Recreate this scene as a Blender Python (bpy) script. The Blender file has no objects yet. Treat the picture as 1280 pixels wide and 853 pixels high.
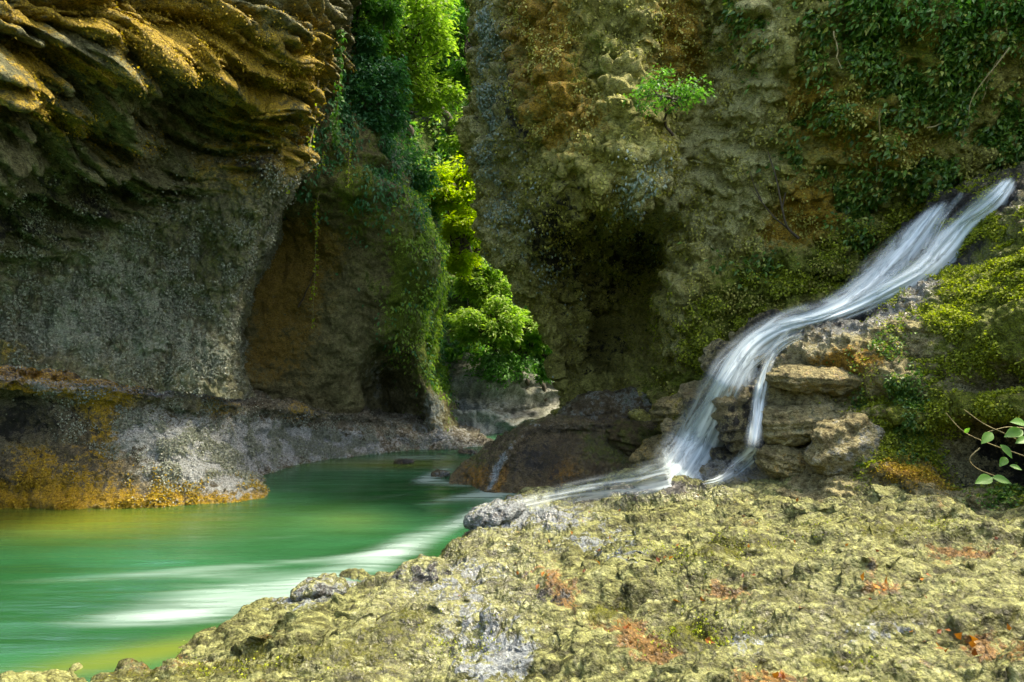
import bpy, math, random
import numpy as np
from mathutils import Vector
random.seed(7); RNG = np.random.default_rng(11)
C = bpy.context.scene.collection
F = 853.0; HX = 640.0; HY = 426.5; H = 3.0      # focal length in photo pixels, centre, eye height over the water

# ------------------------------------------------------------------ numpy helpers
def W(px, py, d):
    px = np.asarray(px, float); py = np.asarray(py, float); d = np.asarray(d, float)
    return np.stack([d*(px-HX)/F, d, H + d*(HY-py)/F], -1)
def wd(py, z=0.0): return (H - z)*F/(py-HY)
def proj(P): return HX + F*P[:, 0]/P[:, 1], HY - F*(P[:, 2]-H)/P[:, 1]
def cr(ctrl, n):
    """Catmull-Rom along axis 0"""
    c = np.concatenate([2*ctrl[:1]-ctrl[1:2], ctrl, 2*ctrl[-1:]-ctrl[-2:-1]], 0)
    m = len(ctrl)-1
    t = np.linspace(0, m, n); i = np.minimum(t.astype(int), m-1); f = (t-i)
    f = f.reshape((-1,)+(1,)*(ctrl.ndim-1))
    a, b, cc, d = c[i], c[i+1], c[i+2], c[i+3]
    return 0.5*((2*b)+(cc-a)*f+(2*a-5*b+4*cc-d)*f*f+(3*b-a-3*cc+d)*f**3)
def _h(ix, iy, iz, s):
    with np.errstate(over='ignore'):
        h = (ix.astype(np.uint32)*np.uint32(374761393) + iy.astype(np.uint32)*np.uint32(668265263) + iz.astype(np.uint32)*np.uint32(2147483647-1640531527 & 0x7fffffff) + np.uint32(s*7919+13))
        h = (h ^ (h >> np.uint32(13)))*np.uint32(1274126177)
        h = (h ^ (h >> np.uint32(16)))*np.uint32(2246822519)
        return h ^ (h >> np.uint32(15))
def noise(P, s=0):
    """value-gradient noise, about -1..1"""
    Pi = np.floor(P).astype(np.int64); f = P-Pi; u = f*f*f*(f*(f*6-15)+10)
    out = np.zeros(len(P))
    for dx in (0, 1):
        for dy in (0, 1):
            for dz in (0, 1):
                h = _h(Pi[:, 0]+dx, Pi[:, 1]+dy, Pi[:, 2]+dz, s)
                gx = ((h & 1023)/511.5-1); gy = (((h >> 10) & 1023)/511.5-1); gz = (((h >> 20) & 1023)/511.5-1)
                g = gx*(f[:, 0]-dx)+gy*(f[:, 1]-dy)+gz*(f[:, 2]-dz)
                w = (u[:, 0] if dx else 1-u[:, 0])*(u[:, 1] if dy else 1-u[:, 1])*(u[:, 2] if dz else 1-u[:, 2])
                out += w*g
    return out*1.5
def fbm(P, s=0, o=4, g=.5, l=2.03):
    r = 0; a = 1
    for k in range(o): r = r+a*noise(P*l**k+k*17.3, s+k); a *= g
    return r
def worley(P, s=0):
    Pi = np.floor(P).astype(np.int64); f1 = np.full(len(P), 9.); f2 = np.full(len(P), 9.)
    for dx in (-1, 0, 1):
        for dy in (-1, 0, 1):
            for dz in (-1, 0, 1):
                h = _h(Pi[:, 0]+dx, Pi[:, 1]+dy, Pi[:, 2]+dz, s)
                q = np.stack([Pi[:, 0]+dx+(h & 1023)/1023., Pi[:, 1]+dy+((h >> 10) & 1023)/1023., Pi[:, 2]+dz+((h >> 20) & 1023)/1023.], -1)
                d = np.sqrt(((P-q)**2).sum(-1)); m = d < f1
                f2 = np.where(m, f1, np.minimum(f2, d)); f1 = np.where(m, d, f1)
    return f1, f2
def ss(a, b, x):
    t = np.clip((x-a)/(b-a), 0, 1); return t*t*(3-2*t)
def ga(px, py, cx, cy, rx, ry, rot=0):
    c, s = math.cos(math.radians(rot)), math.sin(math.radians(rot))
    x = px-cx; y = py-cy; X = (x*c+y*s)/rx; Y = (-x*s+y*c)/ry
    return np.exp(-(X*X+Y*Y))
def gsum(px, py, L): return np.clip(sum(a*ga(px, py, *g) for a, g in L), 0, 1.5)
def gridnormals(P, nv, nu):
    G = P.reshape(nv, nu, 3); du = np.gradient(G, axis=1); dv = np.gradient(G, axis=0)
    n = np.cross(du, dv).reshape(-1, 3); return n/(np.linalg.norm(n, axis=1, keepdims=True)+1e-9)

# ------------------------------------------------------------------ object helpers
def meshobj(name, V, Fc, mat, parent=None, attrs=None, smooth=True):
    V = np.asarray(V, np.float32); Fc = np.asarray(Fc, np.int32)
    me = bpy.data.meshes.new(name)
    me.vertices.add(len(V)); me.vertices.foreach_set('co', V.ravel())
    k = Fc.shape[1]
    me.loops.add(Fc.size); me.loops.foreach_set('vertex_index', Fc.ravel())
    me.polygons.add(len(Fc)); me.polygons.foreach_set('loop_start', np.arange(0, Fc.size, k, dtype=np.int32))
    me.polygons.foreach_set('use_smooth', np.full(len(Fc), smooth))
    for an, av in (attrs or {}).items():
        a = me.attributes.new(an, 'FLOAT', 'POINT'); a.data.foreach_set('value', np.asarray(av, np.float32))
    me.update(calc_edges=True); me.materials.append(mat)
    o = bpy.data.objects.new(name, me); C.objects.link(o)
    if parent: o.parent = parent
    return o
def tag(o, label=None, cat=None, group=None, kind=None):
    if label: o['label'] = label
    if cat: o['category'] = cat
    if group: o['group'] = group
    if kind: o['kind'] = kind
    return o
def empty(name, loc, label, cat, group=None):
    o = bpy.data.objects.new(name, None); C.objects.link(o); o.location = loc; o.empty_display_size = .2
    return tag(o, label, cat, group)
def gridfaces(nv, nu):
    i = np.arange((nv-1)*(nu-1)); r = i//(nu-1); c = i % (nu-1); a = r*nu+c
    return np.stack([a, a+1, a+nu+1, a+nu], -1)
class Sheet: pass
def sheet(rows, nu, nv, disp, toward=(0, 0, 3)):
    """rows bottom to top of (px, py, depth): a smooth surface through them, then displaced along its normal"""
    ctrl = np.array(rows, float)
    g = cr(ctrl, nv); g = np.swapaxes(cr(np.swapaxes(g, 0, 1), nu), 0, 1)
    q = g.reshape(-1, 3); P = W(q[:, 0], q[:, 1], q[:, 2]); N = gridnormals(P, nv, nu)
    s = Sheet(); s.px, s.py, s.nu, s.nv = q[:, 0], q[:, 1], nu, nv
    d1, d2 = disp(P, q[:, 0], q[:, 1])
    flip = np.sign(((np.array(toward)-P)*N).sum(-1).mean())
    N = N*flip; P = P+N*d1[:, None]; N = gridnormals(P, nv, nu)*flip; P = P+N*d2[:, None]
    s.P = P; s.N = gridnormals(P, nv, nu)*flip; s.flip = flip; s.px, s.py = s.px, s.py
    s.d2 = d2
    return s
def emit(s, name, mat, attrs, kind='structure', parent=None, keep=None):
    Fc = gridfaces(s.nv, s.nu)
    if s.flip < 0: Fc = Fc[:, ::-1]
    if keep is not None: Fc = Fc[keep[Fc].all(1)]
    o = meshobj(name, s.P, Fc, mat, parent, attrs)
    if kind: o['kind'] = kind
    return o

# ------------------------------------------------------------------ materials
def newmat(name):
    m = bpy.data.materials.new(name); m.use_nodes = True; nt = m.node_tree; nt.nodes.clear()
    out = nt.nodes.new('ShaderNodeOutputMaterial'); return m, nt, out
class NB:
    def __init__(s, nt): s.nt = nt
    def n(s, t, **k):
        x = s.nt.nodes.new('ShaderNode'+t)
        for a, b in k.items(): setattr(x, a, b)
        return x
    def set(s, sock, v):
        if hasattr(v, 'is_output') or isinstance(v, bpy.types.NodeSocket): s.nt.links.new(v, sock)
        else: sock.default_value = v
    def math(s, op, a, b=0.0, c=None):
        x = s.n('Math', operation=op); s.set(x.inputs[0], a); s.set(x.inputs[1], b)
        if c is not None: s.set(x.inputs[2], c)
        return x.outputs[0]
    def mix(s, f, a, b, mode='MIX'):
        x = s.n('Mix', data_type='RGBA', blend_type=mode); s.set(x.inputs[0], f)
        for k, v in ((6, a), (7, b)): s.set(x.inputs[k], v if not isinstance(v, tuple) else (*v[:3], 1))
        return x.outputs[2]
    def attr(s, name): return s.n('Attribute', attribute_name=name).outputs['Fac']
    def coord(s): return s.n('TexCoord').outputs['Object']
    def mapping(s, v, scale, rot=(0, 0, 0)):
        x = s.n('Mapping'); s.set(x.inputs[0], v); x.inputs['Scale'].default_value = scale; x.inputs['Rotation'].default_value = rot; return x.outputs[0]
    def noise(s, v, scale, detail=4, rough=.55, dist=0):
        x = s.n('TexNoise'); s.set(x.inputs['Vector'], v); x.inputs['Scale'].default_value = scale; x.inputs['Detail'].default_value = detail
        x.inputs['Roughness'].default_value = rough; x.inputs['Distortion'].default_value = dist; return x.outputs[0]
    def vor(s, v, scale, feat='F1', rnd=1.0):
        x = s.n('TexVoronoi', feature=feat); s.set(x.inputs['Vector'], v); x.inputs['Scale'].default_value = scale; x.inputs['Randomness'].default_value = rnd; return x.outputs['Distance']
    def range(s, v, a, b, c=0.0, d=1.0):
        x = s.n('MapRange', interpolation_type='SMOOTHSTEP'); s.set(x.inputs[0], v)
        for k, q in zip((1, 2, 3, 4), (a, b, c, d)): x.inputs[k].default_value = q
        return x.outputs[0]
def rock_mat(name, base=(.20, .19, .12), base2=(.09, .09, .05), warm=(.36, .19, .03), moss=(.10, .13, .015), grey=(.30, .33, .33), dark=(.02, .02, .015), bump=.05, pscale=14, rough=.62, wetrough=.28, spk=60, soft=.35, grain=None):
    """attributes warm, moss, grey, dark, wet (0..1) say which mineral, growth or painted light and shade covers a place"""
    m, nt, out = newmat(name); b = NB(nt); co = b.coord()
    n1 = b.noise(co, 1.7, 6, .6); n2 = b.noise(co, 9, 5, .65, .4); n3 = b.noise(co, 42, 4, .7)
    v1 = b.vor(b.mapping(co, (1, 1, .75)), pscale)
    def mask(a, soft=.5):     # attribute broken up by noise
        k = b.math('MULTIPLY_ADD', b.math('SUBTRACT', n2, .5), 1.7, b.math('MULTIPLY_ADD', b.math('SUBTRACT', n1, .5), 1.6, b.attr(a)))
        k = b.math('MULTIPLY_ADD', b.math('SUBTRACT', n3, .5), .7, k)
        return b.range(k, .5-soft/2, .5+soft/2)
    col = b.mix(b.range(b.math('ADD', b.math('MULTIPLY', n1, .5), b.math('MULTIPLY', n2, .5)), .38, .62), base2, base)
    if grain:      # stretched crusts of pale lichen on darker stone
        ng = b.noise(b.mapping(co, (.5, 1.9, 1.2), (0, 0, .12)), grain, 8, .72, .6); ng2 = b.noise(b.mapping(co, (.55, 1.8, 1), (0, 0, .1)), grain*3.3, 6, .7, .3)
        col = b.mix(b.range(b.math('MULTIPLY_ADD', ng2, .4, b.math('MULTIPLY', ng, .6)), .44, .54), base2, base)
        col = b.mix(b.range(b.math('MULTIPLY_ADD', ng2, .6, b.math('MULTIPLY', ng, .4)), .55, .63), col, tuple(min(.5, c*1.4+.04) for c in base))
    col = b.mix(mask('warm', soft), col, b.mix(b.range(n3, .35, .65), tuple(c*.45 for c in warm), warm))
    col = b.mix(mask('grey', soft), col, b.mix(b.range(n3, .35, .65), tuple(c*.5 for c in grey), grey))
    col = b.mix(mask('moss', soft), col, b.mix(b.range(n3, .35, .65), tuple(c*.45 for c in moss), moss))
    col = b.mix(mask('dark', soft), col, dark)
    sp = b.noise(co, spk, 4, .75); sp2 = b.noise(b.mapping(co, (1, 1, 2.2)), spk*.32, 5, .7, .5)
    col = b.mix(b.range(sp, .52, .66), col, b.mix(1.0, col, (1.9, 1.9, 1.75), 'MULTIPLY'))
    col = b.mix(b.range(sp2, .50, .38), col, b.mix(1.0, col, (.38, .38, .34), 'MULTIPLY'))
    p = b.n('BsdfPrincipled'); b.set(p.inputs['Base Color'], col)
    wet = b.range(b.math('MULTIPLY_ADD', b.math('SUBTRACT', n2, .5), .9, b.attr('wet')), .3, .7)
    b.set(p.inputs['Roughness'], b.math('ADD', rough, b.math('MULTIPLY', wet, wetrough-rough)))
    b.set(p.inputs['Specular IOR Level'], b.math('ADD', .25, b.math('MULTIPLY', wet, .55)))
    h = b.math('ADD', b.math('MULTIPLY', v1, -1.0), b.math('MULTIPLY', b.vor(co, pscale*2.3), -.5))
    h = b.math('ADD', h, b.math('MULTIPLY', n3, 1.0)); h = b.math('ADD', h, b.math('MULTIPLY', n2, .8)); h = b.math('ADD', h, b.math('MULTIPLY', sp, .6))
    bp = b.n('Bump'); bp.inputs['Strength'].default_value = 1; bp.inputs['Distance'].default_value = bump; b.set(bp.inputs['Height'], h)
    b.set(p.inputs['Normal'], bp.outputs[0]); nt.links.new(p.outputs[0], out.inputs[0]); return m
def leaf_mat(name, c1, c2, trans=.5, rough=.45, c3=None):
    m, nt, out = newmat(name); b = NB(nt); r = b.attr('rnd')
    col = b.mix(b.range(r, .0, 1.0), c1, c2)
    if c3: col = b.mix(b.range(r, .88, .9), col, c3)
    p = b.n('BsdfPrincipled'); b.set(p.inputs['Base Color'], col); p.inputs['Roughness'].default_value = rough; p.inputs['Specular IOR Level'].default_value = .35
    t = b.n('BsdfTranslucent'); b.set(t.inputs[0], b.mix(1.0, col, (1.6, 1.9, .7), 'MULTIPLY'))
    x = b.n('MixShader'); x.inputs[0].default_value = trans; nt.links.new(p.outputs[0], x.inputs[1]); nt.links.new(t.outputs[0], x.inputs[2])
    nt.links.new(x.outputs[0], out.inputs[0]); return m
def bark_mat(name, c1, c2):
    m, nt, out = newmat(name); b = NB(nt); co = b.coord(); n = b.noise(b.mapping(co, (1, 1, .25)), 40, 4, .7)
    p = b.n('BsdfPrincipled'); b.set(p.inputs['Base Color'], b.mix(b.range(n, .35, .65), c1, c2)); p.inputs['Roughness'].default_value = .8
    bp = b.n('Bump'); bp.inputs['Distance'].default_value = .01; b.set(bp.inputs['Height'], n); b.set(p.inputs['Normal'], bp.outputs[0])
    nt.links.new(p.outputs[0], out.inputs[0]); return m

# ------------------------------------------------------------------ leaves
def leaf_mesh(P, D, Nn, size, aspect=.5, fold=.25):
    """one folded pointed leaf per point: P base, D direction, Nn face normal"""
    n = len(P); D = D/np.linalg.norm(D, axis=1, keepdims=True)
    S = np.cross(D, Nn); S /= (np.linalg.norm(S, axis=1, keepdims=True)+1e-9); U = np.cross(S, D)
    L = size[:, None]; Wd = L*aspect*.5
    v0 = P; v1 = P+D*L*.38+S*Wd+U*L*fold*.4; v2 = P+D*L+U*L*-.12; v3 = P+D*L*.38-S*Wd+U*L*fold*.4
    vm = P+D*L*.45
    V = np.stack([v0, v1, v2, v3, vm], 1).reshape(-1, 3)
    k = np.arange(n)[:, None]*5
    Fc = np.concatenate([k+[0, 1, 4], k+[1, 2, 4], k+[2, 3, 4], k+[3, 0, 4]], 0)
    return V, Fc
def unit(v): return v/(np.linalg.norm(v, axis=-1, keepdims=True)+1e-9)
def scatter(s, dens, n, size, mat, name, lift=.02, hang=.8, out=.5, aspect=.55, clump=None, parent=None, side=0.0):
    """leaves grown on a sheet where dens (per vertex) allows"""
    w = np.clip(dens, 0, None)
    if clump: w = w*ss(-.15, .35, fbm(s.P*clump, 91, 2))
    G = s.P.reshape(s.nv, s.nu, 3); A = np.linalg.norm(np.cross(np.gradient(G, axis=1), np.gradient(G, axis=0)), axis=-1).ravel()
    w = w*A; w = w/w.sum()
    i = RNG.choice(len(w), n, p=w); P = s.P[i]+s.N[i]*RNG.uniform(0, lift, (n, 1))+RNG.normal(0, .015, (n, 3))
    D = s.N[i]*out+np.array([side, 0, -hang])+RNG.normal(0, .45, (n, 3))
    Nn = s.N[i]+RNG.normal(0, .4, (n, 3))+np.array([0, 0, .5])
    sz = RNG.uniform(size*.55, size*1.35, n)
    V, Fc = leaf_mesh(P, D, Nn, sz, aspect)
    return meshobj(name, V, Fc, mat, parent, {'rnd': np.repeat(RNG.uniform(0, 1, n), 5)}, smooth=False)
def tube(pts, radii, ns=7):
    pts = np.array(pts, float); n = len(pts); T = unit(np.gradient(pts, axis=0)); ref = np.array([.31, .87, .39])
    A = unit(np.cross(T, ref)); B = np.cross(T, A); a = np.linspace(0, 2*math.pi, ns, endpoint=False)
    V = pts[:, None]+np.array(radii)[:, None, None]*(A[:, None]*np.cos(a)[None, :, None]+B[:, None]*np.sin(a)[None, :, None])
    r, c = np.meshgrid(np.arange(n-1), np.arange(ns), indexing='ij'); r = r.ravel(); c = c.ravel(); c2 = (c+1) % ns
    Fc = np.stack([r*ns+c, r*ns+c2, (r+1)*ns+c2, (r+1)*ns+c], -1)
    return V.reshape(-1, 3), Fc
class Bag:
    def __init__(s): s.V = []; s.F = []; s.n = 0
    def add(s, V, Fc): s.V.append(V); s.F.append(Fc+s.n); s.n += len(V)
    def out(s): return np.concatenate(s.V), np.concatenate(s.F)
def wiggle(a, b, n, amp, seed):
    t = np.linspace(0, 1, n)[:, None]; P = np.array(a)+(np.array(b)-np.array(a))*t
    r = np.random.default_rng(seed); k = cr(r.normal(0, amp, (5, 3)), n); return P+k*np.sin(t*math.pi)**.6

# ------------------------------------------------------------------ rock recipes
def strata(P, f=4.0, s=3, warp=.35):
    z = P[:, 2]*f + fbm(P*.55, s, 3)*warp*f + P[:, 0]*.25*f*.3
    l = noise(np.stack([P[:, 0]*.35, P[:, 1]*.35, z], -1), s+5)
    return l
def pits(P, sc, s=1, asp=(1, 1, .7)):
    f1, f2 = worley(P*sc*np.array(asp)+fbm(P*sc*.4, s+3, 2)[:, None]*.35, s); return (.55-f1)

# ================================================================== THE SETTING
# ---- left near cliff, upper part
A_rows = [
 [(-260, 462, 9.3), (-60, 452, 10.9), (60, 462, 11.9), (160, 481, 12.8), (240, 491, 13.6), (287, 498, 14.2), (300, 499, 16.5), (330, 499, 19)],
 [(-260, 400, 9.6), (-60, 400, 11.2), (60, 405, 12.2), (160, 415, 13.1), (240, 418, 13.8), (284, 422, 14.3), (296, 424, 16.5), (330, 425, 19)],
 [(-260, 330, 9.4), (-60, 335, 11.0), (60, 335, 12.1), (160, 335, 12.9), (240, 335, 13.5), (303, 335, 13.9), (312, 335, 16.2), (340, 335, 19)],
 [(-260, 270, 8.7), (-60, 285, 10.3), (60, 290, 11.6), (160, 268, 12.5), (250, 262, 13.0), (338, 262, 13.2), (346, 262, 15.8), (370, 262, 19)],
 [(-260, 215, 7.9), (-60, 240, 9.3), (60, 240, 10.6), (160, 215, 11.9), (255, 205, 12.7), (364, 205, 12.7), (372, 205, 15.4), (390, 205, 19)],
 [(-260, 150, 7.4), (-60, 180, 8.4), (60, 175, 9.4), (160, 155, 10.9), (265, 150, 12.2), (372, 145, 12.4), (382, 145, 15.2), (400, 145, 19)],
 [(-260, 90, 7.0), (-60, 110, 7.8), (60, 105, 8.7), (160, 95, 9.8), (275, 92, 11.2), (392, 85, 12.4), (404, 85, 15.2), (420, 85, 19)],
 [(-260, 0, 6.6), (-60, 10, 7.4), (60, 10, 8.2), (170, 10, 9.3), (290, 5, 10.8), (405, 0, 12.6), (424, 0, 15.6), (440, 0, 19)],
 [(-260, -150, 6.9), (-60, -150, 7.7), (60, -150, 8.6), (170, -150, 9.8), (290, -150, 11.5), (410, -150, 13.4), (440, -150, 16.6), (460, -150, 19)],
 [(-260, -250, 7.6), (-60, -250, 8.6), (60, -250, 9.8), (170, -250, 11.2), (290, -250, 12.8), (410, -250, 14.6), (440, -250, 17.6), (460, -250, 19)],
]
def dA(P, px, py):
    up = 1-ss(245, 320, py+(px-150)*.38)                 # strata of the overhanging part
    d1 = .30*fbm(P*.45, 1, 4)+.16*fbm(P*1.5, 2, 3)
    st = strata(P, 2.6, 7); st2 = strata(P, 7, 8, .25)
    d1 += up*(.32*np.tanh(st*3.2)+.22*np.tanh(st2*3.6)+.12*np.tanh(3*strata(P, 13, 18, .15)))
    d1 -= .35*ga(px, py, 215, 130, 60, 45, 30)*up
    low = 1-up
    d2 = low*(.15*pits(P, 7.5, 3, (1, 1, .5))+.12*pits(P, 12, 4, (1, 1, .7))+.15*noise(P*np.array([3.2, 3.2, .5]), 21)+.10*noise(P*np.array([6, 6, .9]), 22))+up*(.05*fbm(P*6, 9, 3)+.045*pits(P, 12, 5, (1, 1, 1.6)))
    return d1*(1-.4*low), d2
A = sheet(A_rows, 520, 640, dA)
mA = rock_mat('near cliff rock', base=(.26, .26, .13), base2=(.08, .08, .035), warm=(.43, .30, .03), grey=(.41, .45, .35), moss=(.13, .15, .03), pscale=13, bump=.05)
px, py = A.px, A.py
up = 1-ss(245, 320, py+(px-150)*.38)
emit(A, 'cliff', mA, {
 'warm': gsum(px, py, [(1.0, (230, 40, 150, 45, 18)), (.9, (60, 85, 120, 22, 5)), (.85, (70, 150, 150, 26, 20)), (.8, (330, 140, 60, 45, 0)), (.8, (100, 20, 110, 25, 0)), (.5, (300, 210, 60, 60, 20)), (.7, (10, 440, 80, 22, 5)), (.5, (380, 60, 40, 60, 0)), (.7, (375, 200, 40, 30, 0)), (.3, (30, 30, 60, 60, 0)), (-.5, (170, 175, 60, 22, 25)), (-.4, (120, 120, 60, 12, 10)), (-.4, (40, 45, 50, 12, 5))])*.9,
 'grey': gsum(px, py, [(.55, (60, 410, 190, 50, 0)), (.5, (165, 340, 110, 60, 0)), (.4, (240, 450, 90, 50, 0))]),
 'moss': gsum(px, py, [(.45, (60, 245, 170, 40, 0)), (.5, (250, 330, 90, 100, 0))]), 'dark': gsum(px, py, [(.55, (60, 270, 150, 40, -12)), (.5, (230, 125, 45, 30, 30)), (.5, (330, 205, 40, 30, 0))]), 'wet': .35+.65*(1-up)})  # dark puts the shade under the overhang into the colour

# ---- left bench: the flared foot of the cliff under the crack
L_rows = [
 [(-300, 720, 9.7), (-60, 685, 11.9), (100, 680, 12.1), (230, 676, 12.3), (350, 662, 12.9), (352, 630, 14.7), (412, 604, 17.0), (492, 592, 18.1), (582, 584, 18.9), (640, 580, 19.4)],
 [(-300, 655, 9.8), (-60, 640, 12.0), (100, 634, 12.2), (225, 630, 12.5), (325, 618, 13.1), (328, 598, 14.9), (400, 573, 17.2), (480, 567, 18.3), (570, 561, 19.1), (630, 559, 19.6)],
 [(-300, 620, 9.9), (-60, 600, 12.1), (100, 600, 12.5), (200, 596, 12.9), (270, 590, 13.4), (318, 580, 15.2), (395, 563, 17.4), (475, 558, 18.5), (555, 556, 19.3), (620, 555, 19.8)],
 [(-300, 570, 10.0), (-60, 550, 12.1), (85, 552, 12.6), (165, 552, 13.1), (235, 548, 13.7), (305, 550, 15.3), (380, 543, 17.4), (465, 540, 18.6), (540, 545, 19.4), (610, 548, 20)],
 [(-300, 520, 9.9), (-60, 505, 11.9), (60, 512, 12.5), (150, 512, 13.2), (225, 512, 13.9), (300, 520, 15.3), (370, 524, 17.2), (455, 530, 18.7), (530, 538, 19.6), (605, 543, 20.2)],
 [(-300, 484, 9.7), (-60, 474, 11.5), (60, 482, 12.25), (140, 488, 13.0), (220, 496, 13.7), (292, 504, 15.1), (360, 510, 16.8), (450, 519, 18.6), (522, 530, 19.8), (600, 540, 20.4)],
 [(-300, 467, 10.4), (-60, 464, 12.1), (60, 473, 13.1), (140, 481, 14.0), (220, 492, 14.9), (292, 502, 16.2), (360, 509, 18.0), (450, 518, 19.8), (522, 529, 20.8), (600, 540, 21.3)],
 [(-300, 415, 12), (-60, 420, 13), (60, 430, 14), (140, 440, 15), (220, 455, 16), (292, 480, 17.2), (360, 494, 19), (450, 506, 21), (522, 519, 22), (600, 532, 22.6)],
]
def dL(P, px, py):
    d1 = .22*fbm(P*.6, 11, 4)+.10*fbm(P*1.8, 12, 3)
    d1 -= .14*ga(px, py, 30, 535, 120, 36, 0)              # dark hollow under the lip
    d1 += .12*ss(.1, .6, strata(P, 3, 17))*ss(520, 480, py)
    wave = noise(np.stack([P[:, 0]*1.2+P[:, 2]*1.8, P[:, 1]*1.0, P[:, 2]*3.0], -1), 31)
    d2 = .10*wave+.10*pits(P, 7, 13)+.07*pits(P, 13, 14)
    return d1*ss(690, 560, py+40), d2
L = sheet(L_rows, 560, 330, dL)
mL = rock_mat('bench rock', base=(.24, .22, .15), base2=(.09, .075, .04), warm=(.50, .32, .02), grey=(.46, .49, .47), moss=(.10, .10, .02), pscale=13, bump=.05, wetrough=.25)
px, py = L.px, L.py
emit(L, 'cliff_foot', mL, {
 'warm': gsum(px, py, [(1.0, (40, 640, 170, 30, 0)), (.95, (260, 628, 110, 15, -4)), (.5, (50, 585, 110, 45, 0)), (.9, (70, 478, 110, 22, 6)), (.6, (135, 530, 40, 50, 0)), (.5, (270, 515, 40, 20, 0)), (.5, (370, 520, 40, 18, 0))]),
 'grey': gsum(px, py, [(.7, (250, 590, 80, 40, 20)), (.7, (190, 540, 60, 40, 0)), (1.0, (400, 555, 100, 22, 5)), (.7, (320, 560, 50, 40, 0)), (.5, (55, 488, 50, 8, 0)), (.6, (560, 550, 60, 18, 10))]),  # pale patches carry the bench's wet sheen in the colour
 'moss': gsum(px, py, [(.4, (200, 520, 80, 20, 0))]), 'dark': gsum(px, py, [(.62, (20, 530, 110, 30, 0))]), 'wet': np.full(len(px), .85)})  # dark paints the shade of the hollow under the lip

# ---- alcove wall behind the near cliff
B_rows = [
 [(230, 560, 18.2), (300, 560, 18.2), (380, 560, 18.6), (440, 560, 19), (474, 560, 20.4), (500, 575, 21), (518, 578, 20.3), (535, 578, 19.6), (556, 580, 19.5), (572, 580, 20.6), (580, 580, 23)],
 [(230, 500, 17.8), (300, 500, 17.8), (380, 508, 18.2), (440, 516, 18.9), (470, 520, 21.2), (490, 525, 22.4), (512, 525, 21.5), (530, 520, 19.8), (548, 518, 19.6), (566, 520, 20.6), (576, 520, 23)],
 [(230, 440, 17.6), (300, 440, 17.6), (380, 440, 17.9), (430, 450, 18.3), (460, 470, 19.6), (483, 476, 21.4), (503, 474, 20.6), (516, 468, 19.5), (526, 462, 19.4), (538, 462, 20.6), (550, 462, 23)],
 [(230, 370, 17.6), (300, 370, 17.6), (380, 370, 17.7), (430, 375, 17.7), (468, 400, 18.0), (495, 420, 18.4), (511, 425, 18.6), (521, 420, 18.8), (530, 410, 19.1), (536, 405, 20.6), (546, 400, 23)],
 [(230, 300, 17.6), (300, 300, 17.6), (380, 305, 17.5), (430, 310, 17.4), (468, 320, 17.4), (500, 330, 17.6), (521, 335, 17.9), (534, 338, 18.3), (544, 340, 19.0), (546, 340, 20.8), (552, 340, 23)],
 [(230, 262, 17.2), (300, 262, 17.2), (380, 258, 16.6), (430, 258, 16.6), (468, 260, 16.8), (495, 262, 17.2), (511, 265, 17.6), (524, 268, 18.2), (532, 272, 19.2), (536, 272, 21), (542, 272, 23)],
 [(230, 225, 15.9), (300, 225, 15.8), (380, 222, 15.8), (430, 220, 16.0), (463, 218, 16.4), (480, 215, 16.8), (491, 214, 17.3), (500, 214, 18), (506, 214, 19.2), (510, 214, 21), (520, 214, 23)],
 [(230, 140, 15.9), (300, 140, 15.8), (370, 135, 15.6), (410, 130, 15.7), (428, 125, 16.1), (443, 120, 16.6), (453, 118, 17.3), (460, 118, 18), (464, 118, 19.4), (470, 118, 21), (480, 118, 23)],
 [(230, 20, 16.4), (300, 20, 16.3), (370, 20, 16.0), (400, 20, 16.1), (410, 20, 16.5), (417, 20, 17.1), (423, 20, 17.8), (426, 20, 18.6), (428, 20, 19.8), (432, 20, 21.4), (440, 20, 23)],
 [(230, -70, 17.8), (300, -70, 17.6), (370, -70, 17.6), (390, -70, 17.6), (398, -70, 18), (405, -70, 18.6), (411, -70, 19.2), (414, -70, 20), (418, -70, 21), (422, -70, 22), (430, -70, 24)],
]
def dB(P, px, py):
    up = 1-ss(225, 265, py)
    d1 = .28*fbm(P*.5, 41, 4)+.12*fbm(P*1.6, 42, 3)+up*.25*np.tanh(2*strata(P, 2.0, 43))
    sc = noise(np.stack([P[:, 0]*.9, P[:, 1]*.9, P[:, 2]*.25], -1), 47)
    d1 += .2*sc*(1-up)*ss(400, 460, px)
    d2 = .05*fbm(P*4, 44, 3)+.045*pits(P, 7, 45)*(.4+.6*up)+.04*noise(P*np.array([5, 5, .6]), 46)
    return d1, d2
B = sheet(B_rows, 430, 620, dB)
mB = rock_mat('alcove rock', base=(.24, .22, .10), base2=(.10, .09, .035), warm=(.27, .18, .035), grey=(.38, .42, .38), moss=(.16, .22, .02), pscale=9, bump=.05)
px, py = B.px, B.py
emit(B, 'canyon_wall', mB, {
 'warm': gsum(px, py, [(1.0, (345, 350, 60, 70, 0)), (.6, (400, 300, 50, 40, 0)), (.6, (350, 450, 50, 40, 0)), (.6, (330, 150, 80, 60, 0))]),
 'grey': gsum(px, py, [(.4, (470, 470, 30, 30, 0)), (.5, (545, 520, 30, 50, 0))]),
 'moss': gsum(px, py, [(1.0, (535, 410, 30, 70, 0)), (.9, (520, 300, 30, 60, 0)), (.6, (440, 230, 60, 90, 0)), (.6, (500, 380, 30, 60, 0))]), 'dark': gsum(px, py, [(.5, (330, 275, 40, 18, 0))]), 'wet': np.full(len(px), .3)})  # dark paints the shade below the alcove lip

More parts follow.
